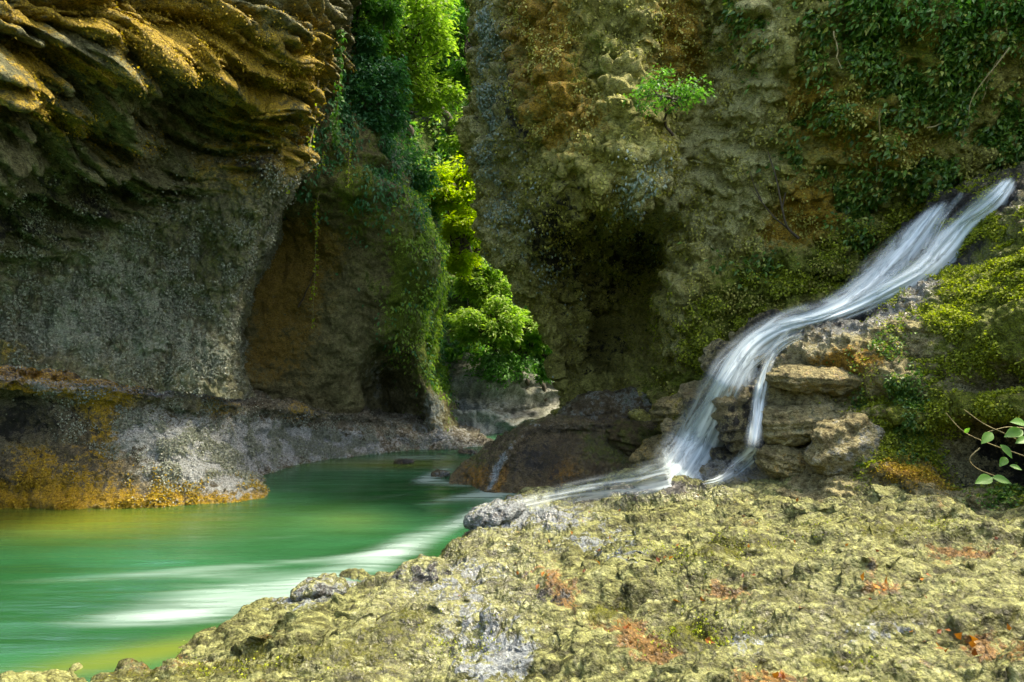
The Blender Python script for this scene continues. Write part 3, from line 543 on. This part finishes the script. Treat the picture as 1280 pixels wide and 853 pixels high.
rk('wet_rock', 'dark wet ledge over which the thin side fall drops', 'rock', 950, 452, 40, 17, 10, mE, depth_off=.1, tilt=-25, layers=.12, at_={'dark': .4, 'wet': 1, 'grey': .3})
rk('wet_rock', 'low wet blue grey rock at the foot of the waterfall', 'rock', 900, 590, 46, 17, 12, mE, depth_off=.05, tilt=-18, at_={'dark': .3, 'wet': 1, 'grey': .6})
rk('slope_boulder', 'flat layered boulder with an orange stain, topmost beside the thin fall', 'boulder', 1022, 474, 66, 17, 13, mE, tilt=2, layers=.12, at_={'warm': .32, 'grey': .2})
rk('slope_boulder', 'rounded layered boulder right beside the thin side fall, middle of its stack', 'boulder', 1000, 527, 52, 24, 14, mE, tilt=-8, layers=.14, at_={'warm': .15, 'grey': .2, 'moss': .1})
rk('slope_boulder', 'squat brown boulder at the right foot of the thin side fall, lowest of its stack', 'boulder', 987, 578, 42, 22, 15, mE, tilt=12, layers=.10, at_={'warm': .2})
rk('slope_boulder', 'pale leaning boulder between the stacked boulders and the mossy bank', 'boulder', 1060, 560, 44, 42, 16, mE, tilt=-28, layers=.08, at_={'warm': .15, 'grey': .3})
rk('river_stone', 'small dark flat stone awash in the middle of the far river', 'stone', 505, 578, 13, 4, 17, mQ, d=16.7, at_={'dark': .5, 'wet': 1})
rk('river_stone', 'small wet stone with foam beside the big boulder', 'stone', 551, 594, 12, 6, 18, mQ, d=15.1, at_={'dark': .2, 'grey': .3, 'wet': 1})
rk('river_stone', 'low dark stone at the far waterline where the gorge bends', 'stone', 585, 566, 12, 4, 19, mQ, d=18.2, at_={'dark': .4, 'wet': 1})
rk('shore_rock', 'dark grey rounded rock on the shelf edge beside the white foam', 'rock', 400, 741, 34, 18, 21, mG, depth_off=.0, tilt=-8, at_={'grey': .45, 'dark': .3, 'wet': 1, 'moss': .2})
rk('shore_rock', 'larger dark wet outcrop in the middle of the shelf edge', 'rock', 520, 722, 44, 20, 22, mG, depth_off=-.02, tilt=-20, at_={'grey': .4, 'dark': .35, 'wet': 1, 'moss': .2})
rk('shore_rock', 'blue grey wet rock at the far tip of the shelf by the river', 'rock', 618, 642, 40, 13, 23, mG, depth_off=-.02, tilt=-15, at_={'grey': .7, 'wet': 1, 'dark': .2})

# ================================================================== THE WATERFALL
m, nt, out = newmat('falling water'); b = NB(nt)
u_, v_, e_, dn, sd = (b.attr('fall_'+k) for k in ('across', 'along', 'edge', 'full', 'seed'))
cx = b.n('CombineXYZ'); b.set(cx.inputs[0], b.math('MULTIPLY', u_, 1.0)); b.set(cx.inputs[1], b.math('MULTIPLY', v_, .55)); b.set(cx.inputs[2], sd)
s1 = b.noise(b.mapping(cx.outputs[0], (2.6, .5, 1)), 1.0, 3, .6, .25); s2 = b.noise(b.mapping(cx.outputs[0], (11, 1.0, 1)), 1.0, 2, .6)
st_ = b.math('ADD', b.math('MULTIPLY', s1, .92), b.math('MULTIPLY', s2, .08))
al = b.math('MULTIPLY', b.range(b.math('ADD', st_, b.math('MULTIPLY_ADD', dn, .5, -.26)), .10, .85, .0, .92), b.range(e_, 0, .9))
al = b.math('MULTIPLY', al, b.range(b.noise(b.mapping(cx.outputs[0], (2.2, 2.6, 1)), 1.0, 4, .6, .8), .36, .56, .32, 1.0))
p = b.n('BsdfPrincipled'); b.set(p.inputs['Base Color'], b.mix(b.range(st_, .35, .62), (.38, .49, .53), (.60, .70, .72))); p.inputs['Roughness'].default_value = .55; p.inputs['Specular IOR Level'].default_value = .3
b.set(p.inputs['Alpha'], al); nt.links.new(p.outputs[0], out.inputs[0]); mFall = m
def strand(path, seed, parent, off=.10, bulge=.07, nu=26, nv=170, follow=True):
    """path of (px, py, width px, density): water that follows the rock under it"""
    c = cr(np.array(path, float), nv); T = unit(np.gradient(c[:, :2], axis=0)); Sd = np.stack([-T[:, 1], T[:, 0]], -1)
    dd = np.array([min(dep(x, y), dep(x+4, y), dep(x-4, y), dep(x, y+4)) for x, y in c[:, :2]])
    k = 15; pad = np.pad(dd, k, mode='edge'); sm = np.array([np.median(pad[i:i+2*k+1]) for i in range(nv)]); pad = np.pad(sm, k, mode='edge'); sm = np.array([pad[i:i+2*k+1].mean() for i in range(nv)])
    u = np.linspace(-1, 1, nu); U, Vv = np.meshgrid(u, np.arange(nv)); U = U.ravel(); I = Vv.ravel().astype(int)
    rip = noise(np.stack([U*3, I*.012, 0*U+seed], -1), seed)*.05+noise(np.stack([U*8, I*.02, 0*U+seed], -1), seed+1)*.02
    x = c[I, 0]+Sd[I, 0]*U*c[I, 2]*.5; y = c[I, 1]+Sd[I, 1]*U*c[I, 2]*.5
    d = sm[I]-off-bulge*(1-U*U)-rip
    P = W(x, y, d); ln = np.concatenate([[0], np.cumsum(np.linalg.norm(np.diff(W(c[:, 0], c[:, 1], sm), axis=0), axis=1))])
    e = (1-np.abs(U))*np.clip(I/8., 0, 1)*np.clip((nv-1-I)/14., 0, 1)
    return meshobj('water_strand', P, gridfaces(nv, nu), mFall, parent, {'fall_across': U*c[I, 2]/40., 'fall_along': ln[I], 'fall_edge': e*1.2, 'fall_full': c[I, 3], 'fall_seed': np.full(len(U), seed*3.7)})
wf = empty('waterfall', (0, 0, 0), 'silky white waterfall sliding down the mossy rocks on the right to the shelf', 'waterfall')
strand([(1186, 250, 14, .7), (1166, 276, 34, .8), (1138, 312, 50, 1), (1100, 352, 52, 1), (1062, 382, 40, 1), (1018, 400, 28, 1), (975, 413, 34, 1), (942, 434, 42, 1), (918, 468, 44, 1), (898, 508, 44, 1), (878, 548, 54, 1), (856, 584, 70, 1), (836, 604, 90, .8)], 1, wf, bulge=.12)
strand([(1170, 262, 10, .7), (1145, 296, 26, .9), (1112, 336, 30, 1), (1072, 372, 28, 1), (1030, 396, 18, 1), (985, 406, 18, 1), (945, 424, 24, 1), (912, 466, 26, 1), (888, 512, 30, 1), (864, 556, 36, 1), (838, 596, 50, .9)], 2, wf, off=.18)
strand([(1268, 222, 16, 1), (1246, 250, 34, 1), (1212, 278, 34, .95), (1186, 310, 44, 1), (1156, 340, 38, 1), (1112, 364, 34, 1), (1066, 386, 26, 1), (1024, 402, 20, .9)], 3, wf)
strand([(1258, 236, 10, .8), (1232, 262, 18, 1), (1200, 282, 20, 1), (1180, 300, 28, .9), (1160, 328, 26, 1), (1130, 350, 20, 1), (1090, 372, 20, 1)], 4, wf, off=.17)
strand([(1180, 256, 24, .6), (1150, 298, 56, .9), (1106, 348, 76, .9), (1050, 386, 50, .9), (975, 412, 48, .9), (925, 456, 66, .9), (893, 515, 78, 1.1), (866, 570, 96, 1.2), (842, 604, 96, 1.0)], 10, wf, off=.05, bulge=.05)
strand([(1264, 226, 22, .6), (1240, 256, 46, .8), (1204, 290, 54, .8), (1178, 322, 60, .8), (1130, 356, 46, .8), (1070, 384, 32, .8)], 11, wf, off=.05, bulge=.05)
strand([(1205, 240, 8, .3), (1182, 268, 14, .4), (1165, 300, 18, .5), (1150, 328, 14, .5)], 5, wf)
strand([(1006, 418, 10, .8), (980, 430, 14, .8), (962, 450, 17, .9), (952, 486, 22, 1), (946, 524, 24, .95), (940, 566, 30, .9)], 6, wf, off=.16, nv=110)
strand([(990, 408, 8, .5), (962, 440, 10, .5), (938, 462, 10, .6), (934, 482, 10, .4)], 7, wf, off=.12, nv=80)
strand([(870, 560, 30, .9), (846, 594, 60, .8), (806, 606, 64, .5), (766, 611, 50, .35), (724, 617, 40, .3), (680, 626, 32, .25), (640, 636, 20, .2)], 8, wf, off=.06, bulge=.04)
strand([(948, 560, 34, .8), (926, 582, 30, .8), (900, 600, 16, .7), (876, 606, 12, .5)], 9, wf, off=.06, bulge=.04, nv=80)

# ================================================================== GREENERY
LM = dict(
 bright=leaf_mat('sunlit leaves', (.12, .22, .03), (.26, .36, .07), .5),
 yellow=leaf_mat('yellow green leaves', (.22, .32, .012), (.38, .44, .02), .5),
 mid=leaf_mat('green leaves', (.045, .14, .025), (.11, .25, .05), .45),
 blue=leaf_mat('shade leaves', (.03, .12, .05), (.07, .21, .08), .35),
 ivy=leaf_mat('ivy leaves', (.03, .09, .014), (.13, .24, .04), .3, .35, (.28, .32, .07)),
 olive=leaf_mat('olive moss', (.19, .18, .03), (.40, .38, .09), .2, .6),
 moss=leaf_mat('green moss', (.09, .12, .01), (.36, .40, .035), .35, .6),
 gold=leaf_mat('golden moss', (.20, .13, .01), (.46, .32, .03), .3, .6),
 pale=leaf_mat('pale rim light leaves', (.16, .22, .18), (.32, .40, .36), .2, .4),  # bluish sky light put into the leaf colour
 flake=leaf_mat('pale glint flakes', (.12, .13, .09), (.30, .33, .26), .1, .3),  # glints of wet stone put into the flake colour
 rust=leaf_mat('fallen leaves', (.12, .03, .008), (.42, .16, .02), .2, .5))
mBark = bark_mat('bark', (.03, .022, .014), (.09, .07, .045)); mStem = bark_mat('pale stem', (.16, .13, .06), (.34, .29, .13))
def limb(bag, a, b_, r0, r1, seed, amp=.12, n=9, ns=6):
    L_ = np.linalg.norm(np.array(b_)-np.array(a)); P = wiggle(a, b_, n, amp*L_, seed); bag.add(*tube(P, np.linspace(r0, r1, n), ns)); return P
def tree(label, cpx, cpy, rpx, rpy, d, bpx, bpy_, kind, leaves=4500, nclus=16, lsize=.16, seed=0, name='tree', cat='tree', group=None, trunk=None, flat=1.3):
    nclus = int(nclus*1.8)
    r = np.random.default_rng(seed+500); base = W(bpx, bpy_, max(d+.2, min(dep(bpx, bpy_)+.1, d+5))); cen = W(cpx, cpy, d); rx, rz = rpx*d/F, rpy*d/F
    o = empty(name, base, label, cat, group); bag = Bag(); tr = trunk or .035*np.linalg.norm(cen-base)+.02
    top = cen-np.array([0, 0, rz*.2]); T = limb(bag, np.zeros(3), top-base, tr, tr*.45, seed, .06, 14, 9)
    cl = []; lb = Bag()
    for k in range(nclus):
        q = unit(r.normal(0, 1, 3))*r.uniform(.35, 1)**.5; c = cen+q*np.array([rx, min(rx, 1.6)*.8, rz]); cl.append(c)
        s0 = T[int(r.integers(6, 14))]; limb(lb, s0, c-base, tr*.42, tr*.08, seed*31+k, .10, 8, 5)
    V, Fc = bag.out(); meshobj('trunk', V, Fc, mBark, o)
    V, Fc = lb.out(); meshobj('limbs', V, Fc, mBark, o)
    n = leaves//nclus; Ps = []; Ds = []; Ns = []
    for c in cl:
        R = rx*r.uniform(.20, .42); a = r.uniform(0, 2*math.pi, n); ra = R*np.sqrt(r.uniform(0, 1, n)); tilt = r.normal(0, .25, 2)
        off = np.stack([np.cos(a)*ra, np.sin(a)*ra, (r.normal(0, flat*.35, n)-.25*(ra/R)**2)*R+np.cos(a)*ra*tilt[0]+np.sin(a)*ra*tilt[1]], -1)
        Ps.append(c+off-base); Ds.append(np.stack([np.cos(a), np.sin(a), -.35+0*a], -1)+r.normal(0, .4, (n, 3))); Ns.append(np.array([0, 0, 1])+r.normal(0, .35, (n, 3)))
    P = np.concatenate(Ps); V, Fc = leaf_mesh(P, np.concatenate(Ds), np.concatenate(Ns), r.uniform(.6, 1.3, len(P))*lsize, .55)
    meshobj('crown', V, Fc, LM[kind], o, {'rnd': np.repeat(r.uniform(0, 1, len(P)), 5)}, smooth=False)
    return o
GT = 'trees on the far gorge side'
tree('bright lime tree with a bent dark trunk hanging over the top of the gap', 500, 28, 70, 55, 21.5, 504, 170, 'bright', 9000, 26, .17, 1, group=GT, trunk=.10)
tree('small bright tree crown low beside the bent dark trunk', 535, 112, 48, 26, 22.5, 512, 165, 'bright', 4500, 14, .16, 2, group=GT)
tree('mid green tree at the top of the gap, right of the lime tree', 562, 50, 42, 55, 25, 560, 165, 'mid', 6000, 18, .18, 3, group=GT)
tree('green tree with thin crossing branches at the top left of the gap', 438, 16, 52, 46, 17.2, 430, 112, 'mid', 6500, 18, .15, 4, group=GT)
tree('blue green shaded tree under the lime tree on the left of the gap', 466, 112, 42, 60, 17.0, 462, 210, 'blue', 8000, 22, .14, 5, group=GT)
tree('pale bluish tree in front of the left edge of the right cliff top', 592, 55, 26, 75, 22.5, 590, 190, 'mid', 4500, 18, .16, 6, group=GT)
tree('dark green bush above the bare grey cliff patch', 505, 215, 40, 30, 19.5, 505, 255, 'blue', 4000, 12, .14, 7, group=GT)
tree('yellow green tree right of the grey cliff patch', 585, 172, 26, 26, 24, 585, 220, 'bright', 3000, 10, .17, 8, group=GT)
tree('yellow leafy tree bulging beside the waist of the right cliff', 572, 232, 40, 34, 21.5, 560, 290, 'yellow', 6000, 18, .15, 9, group=GT)
tree('yellow green tree hanging down the right shoulder of the alcove wall', 582, 300, 26, 42, 20.8, 575, 370, 'yellow', 6000, 18, .14, 10, group=GT)
tree('dense green tree in the middle of the gap above the bright sprays', 610, 330, 34, 36, 25, 612, 400, 'mid', 4500, 14, .18, 11, group=GT)
tree('leafy green tree filling the middle of the gap behind the yellow one', 604, 352, 34, 30, 23.2, 604, 420, 'bright', 5500, 16, .16, 21, group=GT)
tree('dark green tree close to the sloping edge of the right cliff', 645, 372, 36, 34, 26, 650, 430, 'mid', 4500, 14, .18, 12, group=GT)
tree('bright tree with layered flat sprays low in the gap', 612, 400, 40, 28, 21.6, 610, 470, 'bright', 7500, 20, .15, 13, group=GT, flat=.7)
tree('bright maple like tree at the low right of the gap', 655, 414, 36, 26, 22.5, 660, 480, 'bright', 6500, 18, .15, 14, group=GT, flat=.7)
tree('green tree against the dark foot of the right cliff low in the gap', 682, 440, 22, 34, 23, 682, 500, 'mid', 4000, 14, .15, 15, group=GT)
tree('low blue green bush over the striped rocks at the bend', 630, 455, 40, 14, 22.2, 630, 480, 'mid', 2600, 12, .13, 16, group=GT)
0 and tree('narrow yellow green tree clinging to the alcove shoulder', 548, 372, 20, 60, 19.0, 548, 440, 'yellow', 4500, 16, .12, 17, group=GT)
tree('light green shrub with flat layers growing on the right cliff face', 832, 116, 46, 24, 11.5, 842, 172, 'mid', 1500, 13, .07, 18, name='shrub', cat='shrub', trunk=.03, flat=.5)
# ground cover
px, py = K.px, K.py
tag(scatter(K, (1-ss(430, 468, py))*(1-.8*ga(px, py, 560, 150, 26, 45))*ss(400, 430, px)*(1-ss(740, 800, px))+.001, 52000, .24, LM['mid'], 'undergrowth', .25, .4, .8, clump=.9), kind='stuff')
tag(scatter(K, (1-ss(400, 468, py))*(1-.9*ga(px, py, 560, 150, 26, 45))*ss(400, 430, px)*(1-ss(740, 800, px))+.001, 14000, .22, LM['bright'], 'undergrowth', .4, .3, .8, clump=.5), kind='stuff')
px, py = B.px, B.py
shl = gsum(px, py, [(1.0, (530, 270, 26, 40, 0)), (1.0, (552, 390, 16, 60, 0)), (1.0, (455, 110, 34, 120, 0)), (.3, (400, 190, 40, 50, 0)), (.2, (500, 400, 20, 40, 0)), (.6, (545, 450, 14, 50, 0)), (.3, (470, 230, 40, 24, 0))])
tag(scatter(B, shl*ss(500, 540, px+py*.1), 13000, .10, LM['bright'], 'hanging_foliage', .22, .8, .5, clump=1.1), kind='stuff')
tag(scatter(B, gsum(px, py, [(1, (445, 60, 40, 110, 0)), (.7, (400, 60, 40, 90, 0)), (.6, (470, 190, 34, 50, 0)), (.3, (400, 210, 40, 40, 0))]), 13000, .12, LM['blue'], 'hanging_foliage', .25, .7, .6, clump=.9), kind='stuff')
tag(scatter(B, shl, 9000, .11, LM['blue'], 'hanging_foliage', .18, .8, .5, clump=.8), kind='stuff')
px, py = D.px, D.py
ivy = gsum(px, py, [(1.3, (1190, 80, 130, 80, 0)), (1.0, (1000, 15, 70, 30, 10)), (1.0, (1240, 170, 90, 60, 0)), (.7, (1010, 200, 16, 60, -20)), (.8, (1060, 270, 60, 26, 20)), (.5, (1140, 240, 80, 30, 0)), (.5, (930, 330, 30, 16, 0)), (.35, (1080, 60, 80, 60, 0))])
tag(scatter(D, ivy, 15000, .11, LM['ivy'], 'ivy', .16, .55, .7, clump=1.0, side=-.5), kind='stuff')
tag(scatter(D, gsum(px, py, [(1, (1200, 5, 110, 24, 0))]), 2200, .10, LM['mid'], 'ivy', .3, .5, .7, side=-.4), kind='stuff')
olv = (.5+gsum(px, py, [(.7, (700, 80, 90, 120, 0)), (.6, (900, 120, 60, 150, 0)), (.6, (980, 340, 130, 60, -10)), (.5, (1080, 160, 120, 90, 0)), (-1.0, (755, 405, 85, 85, 0)), (-.4, (645, 330, 40, 120, -20))]))*ss(600, 560, py)*ss(1500, 1400, px)*ss(-300, -150, py)
tag(scatter(D, olv, 60000, .055, LM['olive'], 'cliff_moss', .05, .7, .6, clump=1.6, aspect=.7), kind='stuff')
tag(scatter(D, gsum(px, py, [(1, (985, 370, 110, 30, -12)), (.8, (895, 450, 35, 50, 20)), (.5, (1120, 290, 120, 30, -20))]), 16000, .055, LM['moss'], 'moss', .05, .5, .7, clump=1.5, aspect=.7), kind='stuff')
tag(scatter(D, gsum(px, py, [(1.2, (612, 60, 16, 130, 0)), (.5, (800, 250, 25, 50, 0)), (.25, (640, 290, 40, 80, -20))])*ss(597, 606, px), 9000, .065, LM['pale'], 'highlight_flakes', .06, .8, .5, clump=1.2, aspect=.7), kind='stuff')  # pale leaves stand in for the bluish highlight along the left edge
px, py = E.px, E.py
tag(scatter(E, mossE, 52000, .036, LM['moss'], 'moss', .035, .3, .8, clump=2.0, aspect=.75), kind='stuff')
tag(scatter(E, gsum(px, py, [(1, (1110, 520, 30, 50, 0)), (.7, (1100, 590, 26, 30, 0)), (.7, (1270, 600, 30, 30, 0))]), 9000, .045, LM['ivy'], 'moss', .04, .4, .8, clump=1.5, aspect=.7), kind='stuff')
tag(scatter(E, gsum(px, py, [(1, (1150, 598, 28, 16, 0))]), 3200, .028, LM['gold'], 'golden_moss', .03, .3, .8, aspect=.6), kind='stuff')
px, py = A.px, A.py
tag(scatter(A, gsum(px, py, [(1, (230, 40, 130, 40, 18)), (.7, (60, 150, 130, 24, 15)), (.7, (60, 85, 100, 16, 5)), (.7, (350, 130, 40, 50, 0))]), 14000, .036, LM['gold'], 'cliff_moss', .04, .6, .6, clump=1.5, aspect=.7), kind='stuff')
tag(scatter(A, gsum(px, py, [(.9, (60, 400, 200, 70, 0)), (.8, (170, 330, 150, 70, 0)), (.8, (240, 430, 80, 70, 0)), (.4, (330, 240, 50, 60, 0))]), 60000, .036, LM['flake'], 'highlight_flakes', .03, .7, .6, clump=2.2, aspect=.8), kind='stuff')  # pale flakes stand in for glints and bright faces of the lumpy wall
px, py = L.px, L.py
tag(scatter(L, gsum(px, py, [(.9, (250, 585, 90, 50, 10)), (.8, (180, 530, 70, 40, 0)), (1, (410, 555, 110, 22, 5)), (.4, (60, 490, 60, 10, 0))]), 40000, .034, LM['flake'], 'highlight_flakes', .03, .5, .6, clump=2.2, aspect=.8), kind='stuff')  # pale flakes stand in for glints on the bench
tag(scatter(L, gsum(px, py, [(.9, (60, 625, 170, 22, 0)), (1, (270, 622, 100, 12, 0))]), 9000, .045, LM['gold'], 'golden_moss', .02, .5, .6, clump=2.2, aspect=.7), kind='stuff')
px, py = proj(G.P)
tag(scatter(G, gsum(px, py, [(1, (1100, 735, 22, 6, 0)), (1, (1232, 682, 14, 6, 0)), (.8, (680, 725, 14, 10, 0)), (.8, (960, 848, 30, 8, 0)), (.6, (1200, 800, 50, 20, 0)), (.5, (1140, 600, 40, 6, 0)), (.05, (900, 720, 300, 80, 0)), (.7, (785, 790, 20, 10, 0))]), 300, .055, LM['rust'], 'leaf_litter', .015, -.02, .3, aspect=.6), kind='stuff')
tag(scatter(G, gsum(px, py, [(1, (870, 795, 45, 20, 0)), (.5, (900, 690, 80, 18, 0)), (.5, (1040, 830, 50, 16, 0)), (.4, (1120, 660, 100, 10, 0)), (.4, (300, 835, 120, 14, 0)), (.4, (560, 800, 60, 20, 0))]), 5000, .018, LM['moss'], 'moss', .006, -.1, .8, clump=2.2, aspect=.8), kind='stuff')

# ---- vines, branches
def vine(label, pts, r0, leafn, kind='ivy', lsize=.09, seed=0, off=.22, mat=None, name='hanging_vine', cat='vine'):
    w_ = np.array([at(x, y, off) for x, y in pts]); w_[:, 1] = np.linspace(w_[0, 1], w_[-1, 1], len(w_)) if len(w_) > 2 else w_[:, 1]
    w_ = np.array([W(x, y, d) for (x, y), d in zip(pts, w_[:, 1])])
    o = empty(name, w_[0], label, cat, 'vines hanging on the cliffs' if cat == 'vine' else None); c = cr(w_-w_[0], 40); r = np.random.default_rng(seed+70); c += cr(r.normal(0, .015, (9, 3)), 40)
    meshobj('stem', *tube(c, np.linspace(r0, r0*.5, 40), 6), mat or mStem, o)
    if leafn:
        i = r.integers(0, 40, leafn); P = c[i]+r.normal(0, .035, (leafn, 3)); D_ = r.normal(0, .6, (leafn, 3))+np.array([0, -.3, -.6]); V, Fc = leaf_mesh(P, D_, r.normal(0, .5, (leafn, 3))+np.array([0, -1, .3]), r.uniform(.6, 1.3, leafn)*lsize, .7)
        meshobj('foliage', V, Fc, LM[kind], o, {'rnd': np.repeat(r.uniform(0, 1, leafn), 5)}, smooth=False)
    return o
vine('straight pale bare vine hanging down the ivy wall above the waterfall', [(1100, 135), (1098, 175), (1097, 215), (1092, 258)], .013, 14, seed=1)
vine('short pale vine on the mossy wall under the top ivy', [(1043, 40), (1047, 66), (1051, 88)], .012, 0, seed=2)
vine('forked pale twisted vine at the top right among dark ivy', [(1256, 12), (1258, 52), (1246, 80), (1236, 104), (1226, 128)], .014, 10, seed=3)
vine('curling grey vine in the dark gap of the right ivy', [(1262, 60), (1222, 112), (1208, 148), (1202, 182)], .012, 6, seed=4)
vine('thin vine arching sideways through the dark ivy', [(1160, 160), (1182, 156), (1200, 162), (1206, 186)], .010, 4, seed=5)
vine('long leafy vine hanging straight down across the alcove wall', [(404, 190), (398, 250), (394, 320), (391, 404)], .014, 150, 'yellow', .075, seed=6, off=.35)
vine('thick leafy vine at the top of the wall left of the gap', [(426, 40), (425, 90), (421, 140), (420, 178)], .02, 220, 'mid', .10, seed=7, off=.2)
vine('pale vine slanting down the dark wall right of the golden rock', [(399, 100), (393, 150), (385, 190)], .016, 30, 'yellow', .07, seed=8, off=.2)
vine('thin leafy vine falling over the alcove lip', [(438, 128), (437, 180), (436, 235)], .012, 90, 'yellow', .07, seed=9, off=.25)
vine('leafy vine along the edge of the near cliff', [(372, 150), (368, 200), (356, 240)], .014, 90, 'yellow', .06, seed=10, off=.1)
vine('dead stick leaning on the alcove wall beside the long vine', [(372, 384), (384, 362), (394, 340)], .022, 0, seed=11, off=.1, mat=mBark, name='dead_stick', cat='stick')
def branch(label, main, subs, r0, off=.5):
    d0 = dep(*main[0]); f = lambda L_, k=0: np.array([W(x, y, d0-off*min(1, .3+i*.25)-k) for i, (x, y) in enumerate(L_)])
    m0 = f(main); o = empty('bare_branch', m0[0], label, 'branch'); bg_ = Bag(); c = cr(m0-m0[0], 24); bg_.add(*tube(c, np.linspace(r0, r0*.3, 24), 7)); meshobj('stem', *bg_.out(), mBark, o)
    for sp in subs: c = cr(f(sp, .05)-m0[0], 16); meshobj('twig', *tube(c, np.linspace(r0*.6, r0*.15, 16), 6), mBark, o)
branch('dark leafless forked branch rising from the cliff left of the waterfall', [(998, 298), (984, 284), (978, 262), (970, 222), (960, 190)], [[(988, 288), (968, 272), (950, 250), (936, 232)], [(952, 252), (942, 230), (938, 214)], [(978, 258), (984, 236), (996, 222)]], .028)
def sapling():
    d = 6.3; o = empty('leafy_plant', W(1300, 585, d+.3), 'light green leafy plant with wiry stems before the dark mossy hollow', 'plant'); B0 = W(1300, 585, d+.3)
    for pth in ([(1330, 592), (1285, 572), (1240, 556), (1205, 540), (1182, 516)], [(1330, 580), (1290, 560), (1262, 545), (1230, 530), (1205, 512)], [(1225, 560), (1212, 574), (1222, 586), (1246, 596)], [(1320, 560), (1295, 540), (1262, 534), (1235, 540)]):
        c = cr(np.array([W(x, y, d+.02*i) for i, (x, y) in enumerate(pth)])-B0, 20); meshobj('stem', *tube(c, np.linspace(.006, .003, 20), 5), mStem, o)
    for (x, y, ax, ay, s) in ((1240, 597, -30, 6, .19), (1240, 597, 22, 5, .16), (1240, 541, -22, 16, .16), (1250, 556, 10, 14, .15), (1258, 572, -14, 10, .13), (1262, 582, 12, 4, .10), (1278, 538, -34, 8, .2), (1282, 530, -30, -6, .17), (1285, 548, -26, 6, .15), (1206, 541, 2, -8, .07), (1290, 560, 12, 14, .15)):
        n = 12; t = np.linspace(0, 1, n); wd_ = np.sin(t**.8*math.pi)*.27; D_ = unit(np.array([ax, -8., -ay])); S_ = unit(np.cross(D_, [0, -.75, .65])); U_ = np.cross(S_, D_); V = []
        for a_, w2 in zip(t, wd_):
            c = D_*a_*s+U_*(-.12*a_*a_*s)
            for k in (-1, -.5, 0, .5, 1): V.append(c+S_*k*w2*s+U_*abs(k)*w2*s*.35)
        lf = meshobj('leaf', V, gridfaces(n, 5), LM['mid'], o, {'rnd': np.full(len(V), .9)}); lf.location = W(x, y, d)-B0
sapling()

# ================================================================== LIGHT AND CAMERA
EL, AZ = 62, 88
sc = bpy.context.scene
w = bpy.data.worlds.new('World'); sc.world = w; w.use_nodes = True; nt = w.node_tree
bg = nt.nodes['Background']; sk = nt.nodes.new('ShaderNodeTexSky'); sk.sky_type = 'NISHITA'; sk.sun_disc = False
sk.sun_elevation = math.radians(EL); sk.sun_rotation = math.radians(AZ % 360)
sk.dust_density = 3; sk.air_density = 1; sk.ozone_density = 1
nt.links.new(sk.outputs[0], bg.inputs[0]); bg.inputs[1].default_value = .15
sl = bpy.data.lights.new('sun', 'SUN'); sl.energy = 2.0; sl.angle = math.radians(10); sl.color = (1, .96, .86)
so = bpy.data.objects.new('sun', sl); C.objects.link(so)
dirv = Vector((math.sin(math.radians(AZ))*math.cos(math.radians(EL)), math.cos(math.radians(AZ))*math.cos(math.radians(EL)), math.sin(math.radians(EL))))
so.rotation_euler = dirv.to_track_quat('Z', 'Y').to_euler()
cd = bpy.data.cameras.new('camera'); cd.sensor_width = 36; cd.lens = 36*F/1280; cd.clip_end = 1000; cd.clip_start = .05
co_ = bpy.data.objects.new('camera', cd); C.objects.link(co_); co_.location = (0, 0, H); co_.rotation_euler = (math.radians(90), 0, 0); sc.camera = co_
sc.view_settings.view_transform = 'Standard'; sc.view_settings.look = 'None'; sc.view_settings.exposure = 2.1; sc.view_settings.gamma = 1
sc.view_settings.use_white_balance = True; sc.view_settings.white_balance_temperature = 7600; sc.view_settings.white_balance_tint = 10
sc.cycles.max_bounces = 6; sc.cycles.diffuse_bounces = 3; sc.cycles.transparent_max_bounces = 12; sc.cycles.caustics_reflective = False; sc.cycles.caustics_refractive = False
